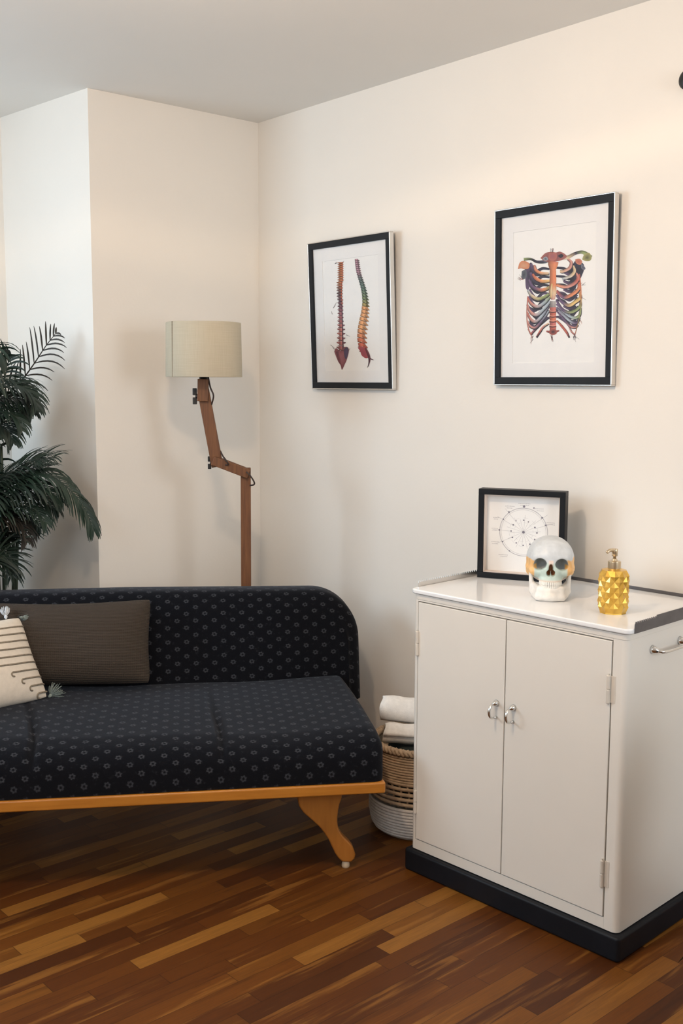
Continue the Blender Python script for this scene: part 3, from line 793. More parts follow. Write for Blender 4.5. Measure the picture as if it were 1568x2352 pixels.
# back ribs (dark)
for y0, dy, dark in ((490,-30,NV),(610,-35,NV),(730,-30,DK),(850,20,PU),(960,60,NV),(1100,90,NV),(1200,60,PU)):
    A2.stroke([(700, y0), (600, y0-10), (500, y0+60+dy), (410, y0-20+dy*2)], [14, 20, 24, 30], [dark, NV, dark])
    A2.stroke([(790, y0-20), (900, y0-10), (1000, y0+50+dy), (1090, y0-40+dy*2)], [14, 20, 26, 30], [dark, DK, dark])
for i, y in enumerate((470, 600, 720, 840, 960, 1090)):
    A2.stroke([(430-i*8, y-60), (450, y+30), (520, y+100), (600, y+90)], [22, 30, 26, 14], [PU, NV, DK])
    A2.stroke([(1060+i*12, y-60), (1050, y+30), (990, y+90), (900, y+60)], [22, 30, 28, 16], [NV, DK, PU])
# costal cartilages and front ribs, left side of the picture
RL = [([(480,430),(500,500),(570,545),(690,555)], 22, [PK,OR,TN]), ([(455,560),(500,620),(590,665),(700,660)], 24, [RD,OR,YE]),
      ([(400,640),(450,740),(560,790),(640,780),(700,750)], 25, [PU,PU,OR,GN]), ([(385,790),(440,870),(530,920),(620,895),(690,850)], 23, [BL,TN,GN,GN]),
      ([(385,900),(430,980),(530,1030),(640,960),(700,890)], 22, [RD,PK,BL,GN]), ([(378,1000),(420,1100),(510,1150),(620,1060),(710,950)], 22, [PK,PK,BL,BL]),
      ([(375,1110),(420,1200),(500,1245),(610,1140),(690,1010)], 20, [RD,PK,BL,PU]), ([(380,1230),(420,1310),(500,1330),(600,1220),(690,1090)], 16, [PK,PK,PU,BL]),
      ([(390,1350),(430,1420),(460,1390),(560,1290),(690,1180)], 12, [PK,RD,PU,NV]), ([(510,1470),(560,1390),(610,1320),(690,1270)], 13, [DK,RD,PK,TN])]
RR = [([(960,340),(1010,390),(990,470),(900,520),(850,520)], 22, [PK,PK,TN]), ([(1040,440),(1060,520),(1000,590),(880,630)], 22, [TN,TN,BL]),
      ([(1080,540),(1110,620),(1050,700),(930,745),(800,715)], 24, [PK,RD,PK,OR]), ([(1110,650),(1120,760),(1060,830),(950,890),(880,880),(800,800)], 25, [RD,OR,OR,PU,RD]),
      ([(1130,820),(1140,900),(1070,960),(980,1010),(880,960),(800,860)], 24, [OR,YE,YE,PU,PU]), ([(1140,930),(1140,1010),(1080,1080),(980,1110),(880,1060),(800,940)], 20, [RD,GN,GN,PU,PU]),
      ([(1145,1040),(1130,1150),(1060,1190),(950,1140),(800,990)], 19, [GN,GN,BL,PU]), ([(1130,1180),(1090,1260),(1020,1250),(930,1180),(800,1040)], 18, [NV,PU,BL,PU]),
      ([(1110,1290),(1060,1330),(980,1300),(900,1200),(800,1090)], 14, [PU,PK,PU,PU]), ([(980,1470),(940,1390),(860,1290),(800,1230)], 16, [DK,RD,RD,OR]),
      ([(1060,1430),(1010,1380),(950,1270),(810,1170)], 11, [RD,PK,PU,NV])]
for L in (RL, RR):
    for pts, w_, cols in L[::-1]:
        A2.stroke([(x+6, y+10) for x, y in pts], [w_*.7, w_*1.15, w_*1.05, w_*.7], [DK])
        A2.stroke(pts, [w_*.6, w_, w_, w_*.8], cols, .15)
A2.stroke([(388,880),(375,1100),(385,1300),(450,1480)], [7, 9, 8, 4], [RD, PK, RD]); A2.stroke([(1130,560),(1150,800),(1145,1100),(1060,1460)], [9, 10, 8, 5], [RD, OR, GN, RD])
# clavicles, shoulder, top vertebrae
A2.stroke([(330,350),(430,345),(520,385),(640,380),(700,340)], [22, 16, 20, 26, 22], [GN, DK, NV, BL])
A2.stroke([(1290,330),(1190,250),(1080,260),(960,320),(840,340)], [40, 26, 20, 26, 20], [GN, GN, NV, TN, BL])
A2.blob([(1170,350),(1200,280),(1270,255),(1305,320),(1280,370),(1220,375)], V_(165,160,85), V_(85,85,45))
A2.blob([(245,490),(270,400),(330,370),(410,410),(400,480),(340,490),(290,480)], OR, V_(215,155,110))
A2.blob([(1070,350),(1130,340),(1170,380),(1140,430),(1080,400)], V_(200,120,80), RD)
A2.blob([(570,330),(640,260),(730,240),(790,250),(860,240),(950,300),(900,350),(800,380),(700,390),(620,370)], V_(160,85,75), V_(110,60,75))
A2.blob([(690,260),(740,245),(800,260),(800,340),(740,370),(690,340)], V_(185,95,75), V_(150,80,90))
A2.blob([(820,300),(870,270),(900,300),(860,330)], DK); A2.blob([(600,340),(650,310),(680,350),(640,370)], BL, NV)
# sternum and lower spine
A2.stroke([(755,380),(750,430),(748,500)], [75, 70, 42], [V_(195,100,60), OR, OR])
A2.stroke([(748,490),(750,600),(748,720),(745,830),(748,930)], [44, 46, 50, 56, 24], [OR, V_(208,110,45), OR, TN, PK], .05)
A2.stroke([(735,700),(720,800),(720,900)], [10, 16, 8], [YE, TN, YE])
A2.stroke([(748,950),(745,1060)], [40, 46], [V_(160,150,145), V_(120,110,110)])
for i, y in enumerate((1040, 1110, 1180, 1250, 1320)):
    A2.stroke([(748, y), (748, y+68)], [50, 44, 52], [V_(190,90,75), V_(185,80,50), V_(200,95,50)][i % 3:i % 3+1]*2)
for y in (1040, 1110, 1180, 1250, 1320): A2.stroke([(697, y+66), (748, y+74), (799, y+66)], [6, 8, 6], [V_(95,40,35)]); A2.stroke([(700, y+50), (748, y+57), (796, y+50)], [4], [V_(225,150,120)])
A2.stroke([(655,1385),(740,1400),(840,1375)], [10, 22, 8], [RD, DK, RD]); A2.blob([(700,1370),(750,1350),(800,1370),(800,1420),(750,1440),(700,1420)], RD, DK)
for k in range(46):
    a = random.choice([(1150, 700), (1150, 900), (1130, 1240), (450, 1480), (730, 1450), (300, 640), (740, 240), (1060, 1440)])
    q = (a[0]+random.uniform(-20, 20), a[1]+random.uniform(-30, 30)); an = math.atan2(a[1]-850, a[0]-750)+random.uniform(-.5, .5); l = random.uniform(25, 95)
    A2.stroke([q, (q[0]+l*math.cos(an), q[1]+l*math.sin(an))], [2.6, 1.], [random.choice([RD, NV, DK])])
A2.build(f2)
# two spines, crop 740..880 x 570..870
A1 = Art(f1, lambda x, y: (740+x/7.843, 570+y/7.84), -.0098)
def colat(t, st_):
    for (a, ca), (b_, cb_) in zip(st_, st_[1:]):
        if t <= b_: k = (t-a)/(b_-a); return tuple(ca[j]*(1-k)+cb_[j]*k for j in range(3))
    return st_[-1][1]
s1 = [(240, V_(205,105,35)), (600, V_(200,115,55)), (740, V_(125,80,75)), (950, V_(110,65,80)), (1150, V_(160,85,95)), (1500, V_(190,100,85)), (1900, V_(150,75,85))]
cxf = lambda y: 335 if y < 600 else (320 if y < 900 else 330+ (y-900)*.012)
hwf = lambda y: np.interp(y, [240, 400, 700, 1000, 1300, 1600, 1830], [40, 42, 44, 38, 42, 50, 62])
y = 250; i = 0; seps = []
while y < 1820:
    st_ = 34+ (y-250)*.036; c = colat(y, s1); h_ = hwf(y); cx = cxf(y)
    dkc = tuple(x*.28 for x in c)
    A1.stroke([(cx-h_*1.5, y+st_*.25), (cx-h_*.6, y+st_*.35), (cx, y+st_*.2)], [4, st_*.30, st_*.2], [dkc if i % 2 else tuple(x*.6 for x in c), c])
    A1.stroke([(cx+h_*1.2+ (20 if y > 1350 else 0), y+st_*.30), (cx+h_*.6, y+st_*.4), (cx, y+st_*.2)], [4, st_*.30, st_*.2], [V_(70,50,70) if y > 1100 else c, c])
    A1.stroke([(cx, y), (cx+2, y+st_*.8)], [h_*.62, h_*.72], [c, tuple(x*.85 for x in c)])
    A1.stroke([(cx+h_*.55, y), (cx+h_*.6, y+st_*.9)], [h_*.22], [V_(80,48,62) if y > 1000 else V_(175,75,25)])
    seps.append(([(cx-h_*1.15, y+st_*.95), (cx, y+st_*.85), (cx+h_*.95, y+st_*.95)], [4, 8.5, 4], [tuple(x*.30 for x in c)]))
    y += st_; i += 1
A1.blob([(215,1860),(250,1800),(330,1850),(400,1780),(465,1790),(478,1860),(440,2010),(400,2100),(355,2190),(330,2110),(285,2040),(240,1930)], V_(125,55,65), V_(155,85,95))
A1.blob([(385,1830),(440,1780),(470,1820),(465,1900),(430,2000),(400,1950)], V_(62,50,82), V_(85,65,100))
A1.stroke([(270,1860),(300,1990),(345,2120)], [22, 20, 6], [V_(95,40,55), V_(120,45,50)])
s2 = [(190, V_(170,120,135)), (420, V_(175,125,140)), (500, V_(95,105,105)), (700, V_(85,115,100)), (900, V_(110,125,75)), (985, V_(150,135,60)), (1010, V_(210,140,70)), (1400, V_(215,145,75)), (1600, V_(200,100,45)), (1780, V_(180,50,40)), (2000, V_(140,35,50))]
ptsx = [(190, 610), (300, 620), (420, 640), (550, 680), (700, 725), (850, 752), (985, 760), (1150, 745), (1300, 715), (1450, 690), (1600, 680), (1750, 700), (1850, 735), (1960, 790)]
cx2 = lambda y: np.interp(y, [p[0] for p in ptsx], [p[1] for p in ptsx]); hw2 = lambda y: np.interp(y, [190, 500, 985, 1300, 1600, 1800, 1960], [32, 36, 48, 60, 66, 66, 50])
y = 195; i = 0
while y < 1800:
    st_ = 32+(y-195)*.036; c = colat(y, s2); cx = cx2(y); h_ = hw2(y); dkc = tuple(x*.3 for x in c)
    A1.stroke([(cx+h_*.3, y), (cx+h_*1.0, y+st_*.7), (cx+h_*1.9, y+st_*1.15)], [st_*.34, st_*.36, 5], [c, dkc if y < 990 else tuple(x*.62 for x in c), tuple(x*.7 for x in c)])
    A1.stroke([(cx-h_*.15, y), (cx2(y+st_)-h_*.1, y+st_*.86)], [h_*.66, h_*.70], [tuple(min(1, x*1.15) for x in c), c])
    seps.append(([(cx-h_*.72, y+st_*.80), (cx, y+st_*.95), (cx+h_*1.3, y+st_*1.25)], [4, 8.0, 5], [tuple(x*.30 for x in c)]))
    y += st_; i += 1
for q in seps: A1.stroke(*q)
A1.blob([(640,1790),(700,1770),(790,1810),(830,1880),(840,1960),(780,1980),(710,1930),(690,1870)], V_(165,50,60), V_(150,45,65))
A1.stroke([(780,1800),(825,1900),(850,1990),(840,2080),(815,2150)], [14, 22, 20, 10, 3], [V_(110,30,40), V_(80,25,45), V_(60,35,50)])
A1.stroke([(840,1980),(890,2000),(930,2015)], [14, 8, 2], [V_(90,35,50)])
for q in [((190,1790),(240,1840)), ((150,1740),(230,1810)), ((430,1560),(500,1590)), ((230,280),(300,262)), ((360,262),(395,230)), ((180,1190),(165,1130)), ((200,1080),(260,970)), ((260,250),(225,285)), ((480,1840),(500,1800))]:
    A1.stroke([q[0], q[1]], [4, 1.2], [V_(80,50,60)])
A1.build(f1)

# ------------------------------------------------------------------ shadow box with the circular chart
BY = -.3938
bx = thing('box_frame', 'deep black box frame holding a circular chart, standing on the cabinet', 'picture frame', (.431, 3.316, ZT+.0005), BY)
BW, BH, BD, BF = .273, .283, .046, .0175
m_ = MB()
m_.box(0, BW, 0, BD, 0, BF); m_.box(0, BW, 0, BD, BH-BF, BH); m_.box(0, BF, 0, BD, BF, BH-BF); m_.box(BW-BF, BW, 0, BD, BF, BH-BF)
m_.build('frame', 'black_frame', bx, bevel=.001)
m_ = MB(); q0, q1 = .006, .034; i0, i1 = BF+.0004, BF+.003
m_.box(i0, i1, q0, q1, BF+.0004, BH-BF-.0004); m_.box(BW-i1, BW-i0, q0, q1, BF+.0004, BH-BF-.0004); m_.box(i1, BW-i1, q0, q1, BF+.0004, BF+.003); m_.box(i1, BW-i1, q0, q1, BH-BF-.003, BH-BF-.0004)
m_.build('spacer', 'spacer', bx)
MB().box(BF, BW-BF, .034, .036, BF, BH-BF).build('chart_sheet', 'paper', bx)
MB().box(BF, BW-BF, .0362, BD-.002, BF, BH-BF).build('backing', 'black_frame', bx)
MB().box(BF+.0005, BW-BF-.0005, .003, .005, BF+.0005, BH-BF-.0005).build('glass_pane', 'glass', bx)
# chart: ring, hub lines, numbered dots, unreadably small captions
ch = MB(); cf = ch; yk = [.0338]; INK, PALE = (.19, .18, .22), (.50, .49, .51)
def seg(mb, a, b_, w_):
    yk[0] -= .0000004; d = np.array(b_)-np.array(a); L = np.linalg.norm(d)+1e-9; nn = np.array([-d[1], d[0]])/L*w_/2
    mb.add([(a[0]+nn[0], yk[0], a[1]+nn[1]), (a[0]-nn[0], yk[0], a[1]-nn[1]), (b_[0]-nn[0], yk[0], b_[1]-nn[1]), (b_[0]+nn[0], yk[0], b_[1]+nn[1])], [(0, 1, 2, 3)], PALE)
def dot(mb, c, r, k=14):
    yk[0] -= .0000004; mb.add([(c[0], yk[0], c[1])]+[(c[0]+r*math.cos(2*PI*i/k), yk[0], c[1]+r*math.sin(2*PI*i/k)) for i in range(k)], [(0, 1+i, 1+(i+1) % k) for i in range(k)], INK)
cx, cz, R_ = .138, .148, .076
for rr, wd in ((R_, .0022), (R_-.005, .0008), (R_*.60, .0005), (R_*.40, .0005)):
    for i in range(60):
        a, b_ = 2*PI*i/60, 2*PI*(i+1)/60
        if rr > R_*.9 or (i//3) % 2 == 0: seg(cf, (cx+rr*math.cos(a), cz+rr*math.sin(a)), (cx+rr*math.cos(b_), cz+rr*math.sin(b_)), wd)
dirs = [20*k+5 for k in range(18)]
for k, a in enumerate(dirs):
    a = math.radians(a); rr = R_*(.55 if k % 2 else .72); seg(cf, (cx+.004*math.cos(a), cz+.004*math.sin(a)), (cx+rr*math.cos(a), cz+rr*math.sin(a)), .0007)
for a, rr, r in ((90, 1.07, .0045), (68, 1.10, .0030), (40, .99, .0035), (20, .98, .0035), (128, 1.02, .0035), (150, .99, .0028), (178, 1.02, .0032), (207, .98, .0030), (147, .52, .0032), (178, .52, .0028), (208, .52, .0032), (238, .55, .0028), (270, .55, .0026), (25, .52, .0032), (0, .56, .0030), (90, .50, .0028), (66, .48, .0024), (125, .56, .0022), (235, 1.0, .0025), (330, .55, .003), (300, .56, .003)):
    a = math.radians(a); dot(ch, (cx+R_*rr*math.cos(a), cz+R_*rr*math.sin(a)), r*.85)
dot(ch, (cx, cz), .0042)
for a in (150, 178, 207, 20, 128, 40):
    a = math.radians(a); seg(cf, (cx+R_*.52*math.cos(a), cz+R_*.52*math.sin(a)), (cx+R_*1.28*math.cos(a), cz+R_*1.2*math.sin(a)), .0008)
for x, z, l in ((.120, .238, .036), (.126, .233, .024), (.078, .228, .030), (.083, .222, .018), (.168, .224, .032), (.178, .218, .020), (.040, .190, .018), (.042, .185, .012), (.036, .155, .018), (.038, .149, .014), (.036, .112, .022), (.038, .106, .016), (.210, .182, .026), (.212, .176, .020), (.060, .072, .030), (.066, .067, .020), (.200, .070, .030)):
    xx = x
    while xx < x+l: d = random.uniform(.002, .005); seg(cf, (xx, z), (xx+d, z+random.uniform(-.0005, .0005)), .0017); xx += d+.0012
ch.build('chart_print', 'print_paint', bx)

# ------------------------------------------------------------------ painted teaching skull
sk = thing('skull_model', 'anatomical skull model with grey brow, orange temples and mint upper jaw on cabinet', 'skull', (.592, 2.952, ZT+.0005), -.165)
def cran(X, Y, Z):
    ax = np.abs(X)
    d = sdE(X, Y, Z, (0, .086, .108), (.0685, .088, .067))
    d = smin(d, sdE(X, Y, Z, (0, .034, .118), (.060, .047, .052)), .02)      # forehead
    d = smin(d, sdE(X, Y, Z, (0, .075, .080), (.056, .065, .034)), .02)       # base
    d = smin(d, sdC(ax, Y, Z, (.0, .000, .127), (.040, .006, .1245), .0095), .010)  # brow
    d = smin(d, sdC(ax, Y, Z, (.047, .010, .120), (.054, .014, .088), .0070, .0085), .006)  # outer orbit wall
    d = smin(d, sdE(X, Y, Z, (0, .016, .082), (.036, .030, .030)), .010)      # maxilla
    d = smin(d, sdE(X, Y, Z, (0, .010, .060), (.033, .026, .0140)), .008)
    d = smin(d, sdE(ax, Y, Z, (.041, .010, .083), (.019, .015, .0125)), .006)   # cheek
    d = smin(d, sdC(ax, Y, Z, (.052, .016, .083), (.066, .055, .084), .0075, .0050), .005)  # arch
    d = smin(d, sdC(ax, Y, Z, (.066, .055, .084), (.062, .085, .086), .0050, .007), .008)
    d = smin(d, sdC(ax, Y, Z, (.058, .085, .07), (.050, .095, .055), .010, .006), .01)    # mastoid
    d = smin(d, sdC(X, Y, Z, (0, -.006, .121), (0, -.0135, .103), .0045, .0048), .007)      # nasal bones
    # temple hollow
    d = smax(d, -sdE(ax, Y, Z, (.086, .045, .102), (.022, .028, .028)), .012)
    # sockets
    d = smax(d, -sdE(ax, Y, Z, (.0290, -.002, .1065), (.0175, .030, .0158)), .004)
    d = smax(d, -sdE(ax, Y, Z, (.0340, -.004, .0995), (.0130, .026, .0115)), .004)
    d = smax(d, -sdE(ax, Y, Z, (.0060, -.010, .0805), (.0068, .022, .0090)), .002)
    d = smax(d, -sdE(X, Y, Z, (0, -.012, .0925), (.0068, .022, .0155)), .003)
    d = np.minimum(d, sdC(X, Y, Z, (0, .002, .075), (0, .004, .098), .0012))
    return d
V, F = surfnet(cran, (-.082, -.03, .040), (.082, .185, .200), .0019)
def skcol(p):
    x, y, z = p; ax = abs(x)
    c = np.array((.64, .67, .69))
    def bl(c, c2, m): return c*(1-m)+np.array(c2)*m
    def sst(a, b_, x): t = min(1, max(0, (x-a)/(b_-a))); return t*t*(3-2*t)
    low = sst(.1175+.002*math.sin(x*300), .1145+.002*math.sin(x*300), z)
    side = sst(.0435, .0475, ax)
    c = bl(c, (.84, .50, .20), low*side*(1-sst(.13, .15, y)))
    mx = sst(.1120, .1080, z)*(1-side)*(1-sst(.05, .07, y)); c = bl(c, (.56, .68, .62), mx)
    c = bl(c, (.82, .72, .62), sst(.064, .058, z)*(1-side))
    nb = (1-sst(.0050, .0075, ax))*sst(.096, .099, z)*(1-sst(.117, .119, z))*(1-sst(.0, .004, y)); c = bl(c, (.78, .64, .56), nb)
    # insides of the sockets: darker grey, orange low on the outer side
    if y > .004 and z < .1215 and z > .09 and ax < .049 and ax > .010 and y < .045:
        c = np.array((.30, .32, .32)); c = bl(c, (.85, .45, .12), sst(.037, .042, ax)*sst(.106, .101, z)*sst(.0, .008, y))
    if y > .002 and ax < .012 and .070 < z < .106: c = np.array((.30, .12, .05))
    return tuple(c)
wn_ = MB().add(V, F, [skcol(p) for p in V]); wn_.build('cranium', 'skull_paint', sk, smooth=True)
def mand(X, Y, Z):
    ax = np.abs(X)
    d = smin(sdC(ax, Y, Z, (0, -.011, .013), (.030, .000, .0125), .0125), sdC(ax, Y, Z, (.032, .000, .0125), (.050, .048, .018), .0125, .0080), .006)
    d = smin(d, smin(sdC(ax, Y, Z, (0, -.009, .033), (.029, .001, .033), .0100), sdC(ax, Y, Z, (.029, .001, .033), (.047, .046, .040), .0085, .0060), .005), .012)
    d = smin(d, sdC(ax, Y, Z, (.050, .050, .020), (.0555, .060, .070), .0080, .0050), .008)
    d = smin(d, sdC(ax, Y, Z, (.048, .040, .024), (.0530, .036, .068), .0070, .0035), .008)
    d = smin(d, sdE(X, Y, Z, (0, -.014, .014), (.014, .008, .010)), .006)
    d = smin(d, sdC(ax, Y, Z, (.036, .024, .014), (.046, .040, .030), .0125, .0090), .010)
    return smax(d, -Z+.0002, .002)
V, F = surfnet(mand, (-.070, -.028, -.004), (.070, .078, .082), .0019)
def mcol(p):
    k = math.exp(-((p[0]/.016)**2+((p[2]-.024)/.014)**2)); c = np.array((.84, .81, .76)); return tuple(c*(1-.35*k)+np.array((.84, .72, .56))*.35*k)
MB().add(V, F, [mcol(p) for p in V]).build('mandible', 'skull_paint', sk, smooth=True)
for nm, z0, z1, R2, yc in (('upper_teeth', .0465, .0560, .0305, .0165), ('lower_teeth', .0365, .0458, .0298, .0165)):
    m_ = MB()
    for k in range(-6, 7):
        if nm == 'upper_teeth' and False: continue
        a = k*.195+.0975*0; x, y = R2*math.sin(a), yc-R2*1.02*math.cos(a)
        rx = .0027 if abs(k) < 3 else .0033
        zz0 = z0+.0015*(abs(k)/6)**2-.0016*(1 if nm == 'upper_teeth' else 0)*abs(k)/6*1.5-.0022*abs(k)/6*(1 if nm != 'upper_teeth' else 0); zz1 = z1
        tt = MB(); rb = rounded_box(rx*2, .0065, zz1-zz0, .0016, 2)
        ca, sa_ = math.cos(a), math.sin(a)
        m_.add([(x+p[0]*ca-p[1]*sa_, y+p[0]*sa_+p[1]*ca, p[2]+(zz0+zz1)/2) for p in rb.v], rb.f)
    m_.build(nm, 'teeth', sk, smooth=True)

# ------------------------------------------------------------------ gold soap dispenser
dp = thing('soap_dispenser', 'faceted gold soap dispenser with a champagne pump at the cabinet corner', 'soap dispenser', (.733, 2.806, ZT+.0002), .12)
NS, NR, HB = 10, 8, .117
def bn(i, j):
    r = .0385 if 0 < j < NR else (.0365 if j == 0 else .034); a = 2*PI*(i+.5*(j % 2))/NS
    return (r*.975*math.cos(a), r*.975*math.sin(a), .003+(HB-.003)*j/NR)
vs = [bn(i, j) for j in range(NR+1) for i in range(NS)]; fs = []
for j in range(NR-1):
    for i in range(NS):
        l, r = (i, i+1) if (j+1) % 2 == 0 else (i, i+1)
        if j % 2 == 0: bot, lf, rt, tp_ = i, i-1, i, i
        else: bot, lf, rt, tp_ = i, i, i+1, i
        idx = [j*NS+bot % NS, (j+1)*NS+rt % NS, (j+2)*NS+tp_ % NS, (j+1)*NS+lf % NS]
        c = np.mean([vs[q] for q in idx], 0); rr = .0418/np.hypot(c[0], c[1]); vs.append((c[0]*rr, c[1]*rr, c[2])); k = len(vs)-1
        fs += [(idx[a], idx[(a+1) % 4], k) for a in range(4)]
for i in range(NS):
    fs.append((i, (i+1) % NS, NS+i)); 
    j = NR; a0 = j*NS+i; a1 = j*NS+(i+1) % NS
    fs.append((a0, a1, (j-1)*NS+(i if (j-1) % 2 == 1 else i+1) % NS) if (j % 2 == 0) else (a0, a1, (j-1)*NS+(i+1) % NS))
vs += [(.036*math.cos(2*PI*i/NS), .036*math.sin(2*PI*i/NS), 0) for i in range(NS)]; o_ = len(vs)-NS
fs += [(o_+i, o_+(i+1) % NS, (i+1) % NS, i) for i in range(NS)]; fs.append(tuple(o_+i for i in range(NS))[::-1])
vs += [(.018*math.cos(2*PI*i/NS), .018*math.sin(2*PI*i/NS), HB+.004) for i in range(NS)]; o2 = len(vs)-NS
fs += [(NR*NS+i, NR*NS+(i+1) % NS, o2+(i+1) % NS, o2+i) for i in range(NS)]; fs.append(tuple(o2+i for i in range(NS)))
MB().add(vs, fs).build('bottle', 'gold', dp)
MB().lathe([(.0165, HB+.003), (.0172, HB+.005), (.0172, HB+.022), (.0160, HB+.0235), (.008, HB+.0245), (.006, HB+.030)], 32).build('collar', 'gold_cap', dp, bevel=.0006)
pm = MB().lathe([(.0042, HB+.024), (.0042, HB+.036), (.0075, HB+.037), (.0078, HB+.055), (.0070, HB+.0565)], 24)
pts = smooth_pts([(.002, 0, HB+.052), (-.008, -.003, HB+.0535), (-.018, -.007, HB+.053), (-.026, -.010, HB+.048)], 5)
pm.tube(pts, [.0052-.0012*i/len(pts) for i in range(len(pts))], 12)
pm.build('pump', 'gold_cap', dp, smooth=True)

# ------------------------------------------------------------------ rope basket and towels
BC = np.array([.268, 3.470])
bk = thing('rope_basket', 'tan and white coiled rope basket on the floor between sofa and cabinet', 'basket', (BC[0], BC[1], 0), 0)
def rad(z): return np.interp(z, [0, .012, .03, .07, .12, .20, .30], [.128, .150, .160, .166, .164, .158, .152])
def coils(z0, z1, st_, rr, jit=0.):
    mb = MB(); z = z0
    while z < z1:
        R = rad(z); pts = [((R+rr*.3*math.sin(9*a+z*40)*.3)*math.cos(a), R*math.sin(a), z+jit*math.sin(a*2+z*200)) for a in np.linspace(0, 2*PI, 56, endpoint=False)]
        mb.tube(pts, rr, 7, closed=True); z += st_
    return mb
w1 = coils(.0065, .118, .0102, .0058); w1.lathe([(.10, .0015), (.145, .003), (.158, .03), (.163, .11), (.158, .11), (.154, .03), (.14, .008), (.05, .006)], 48)
w1.build('white_base', 'rope_white', bk, smooth=True)
coils(.128, .196, .0168, .0062, .0012).build('open_weave_band', 'rope', bk, smooth=True)
w2 = MB()
for k in range(36):
    a = 2*PI*k/36; a2 = a+2*PI/72; R = rad(.16)-.003
    w2.tube([(R*math.cos(a), R*math.sin(a), .118), (R*math.cos(a2), R*math.sin(a2), .160), (R*math.cos(a), R*math.sin(a), .202)], .0036, 6)
w2.build('lattice_ties', 'rope', bk, smooth=True)
w3 = coils(.203, .288, .0088, .0050); w3.lathe([(.150, .203), (.1475, .29), (.1455, .29), (.148, .203)], 48, capb=False, capt=False)
w3.build('coiled_body', 'rope', bk, smooth=True)
w4 = MB()
for ph in range(3):
    pts = []
    for i in range(240):
        a = 2*PI*i/240; q = a*22+ph*2*PI/3; R = .152+.0075*math.sin(q); pts.append((R*math.cos(a), R*math.sin(a), .302+.0065*math.sin(2*q)+.003*math.sin(a)))
    w4.tube(pts, .0062, 7, closed=True)
w4.build('braided_rim', 'rope', bk, smooth=True)
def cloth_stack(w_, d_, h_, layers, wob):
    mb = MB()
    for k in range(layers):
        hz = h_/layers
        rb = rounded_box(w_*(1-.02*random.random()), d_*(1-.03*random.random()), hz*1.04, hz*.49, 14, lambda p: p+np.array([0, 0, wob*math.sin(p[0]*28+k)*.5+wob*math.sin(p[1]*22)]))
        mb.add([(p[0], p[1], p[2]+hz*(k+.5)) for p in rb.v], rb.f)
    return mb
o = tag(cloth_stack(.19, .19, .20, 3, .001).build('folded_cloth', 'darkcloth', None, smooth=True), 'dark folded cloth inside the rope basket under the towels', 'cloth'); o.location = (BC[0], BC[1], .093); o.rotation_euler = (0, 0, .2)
def towel_roll(L, r, turns, th):
    mb = MB(); N = int(turns*26); pr = []
    for sgn in (1, -1):
        rng_ = range(N+1) if sgn > 0 else range(N, -1, -1)
        for i in rng_:
            a = 2*PI*turns*i/N; rr = .012+(r-.012)*i/N+(th*.42 if sgn > 0 else -th*.42); pr.append((rr*math.cos(a), rr*.82*math.sin(a)))
    k = len(pr); segs = 12; vs = []; fs = []
    for s_i in range(segs+1):
        x = -L/2+L*s_i/segs; sc_ = 1-.05*(1 if s_i in (0, segs) else 0)
        for (a, b_) in pr: vs.append((x+.004*math.sin(a*60+b_*40), a*sc_+.0012*math.sin(x*90+a*50), b_*sc_+.0012*math.sin(x*70)))
    for s_i in range(segs):
        for i in range(k): fs.append((s_i*k+i, s_i*k+(i+1) % k, (s_i+1)*k+(i+1) % k, (s_i+1)*k+i))
    h = N+1
    for base in (0, segs*k):
        for i in range(N): fs.append((base+i, base+i+1, base+k-2-i, base+k-1-i))
    return mb.add(vs, fs)
t1 = tag(towel_roll(.22, .048, 2.6, .013).build('towel', 'towel', None, smooth=True), 'white rolled towel resting on top in the rope basket', 'towel', 'white towels in the basket')
t1.location = (.248, 3.500, .392); t1.rotation_euler = (.25, .06, -.12)
t2 = tag(towel_roll(.19, .038, 2.4, .012).build('towel', 'towel', None, smooth=True), 'smaller white towel tucked beside the sofa, lower in the basket', 'towel', 'white towels in the basket')
t2.location = (.240, 3.425, .330); t2.rotation_euler = (.4, .04, -.05)

# ------------------------------------------------------------------ palm in the bay
palm_xy = np.array([-1.36, 4.12])
pal = thing('potted_palm', 'tall feathery dark green palm in a pot behind the sofa end', 'plant', (palm_xy[0], palm_xy[1], 0), 0)
def PL(u, v, y): p = aty(u, v, y); return np.array([p[0]-palm_xy[0], p[1]-palm_xy[1], p[2]])
MB().lathe([(.11, 0), (.12, .01), (.15, .27), (.16, .29), (.145, .29), (.14, .26)], 36, capt=False).build('pot', 'terracotta', pal, smooth=True)
MB().lathe([(.141, .25), (.141, .262)], 30).build('soil', 'soil', pal)
stm = MB()
for k in range(7):
    a = 2*PI*k/7; r0 = .05; stm.tube(smooth_pts([(r0*math.cos(a), r0*math.sin(a), .25), (r0*1.4*math.cos(a), r0*1.4*math.sin(a), .6), (.09*math.cos(a), .08*math.sin(a), .95+.05*k)]), [.007]*12+[.005], 8)
stm.build('stems', 'stem', pal, smooth=True)
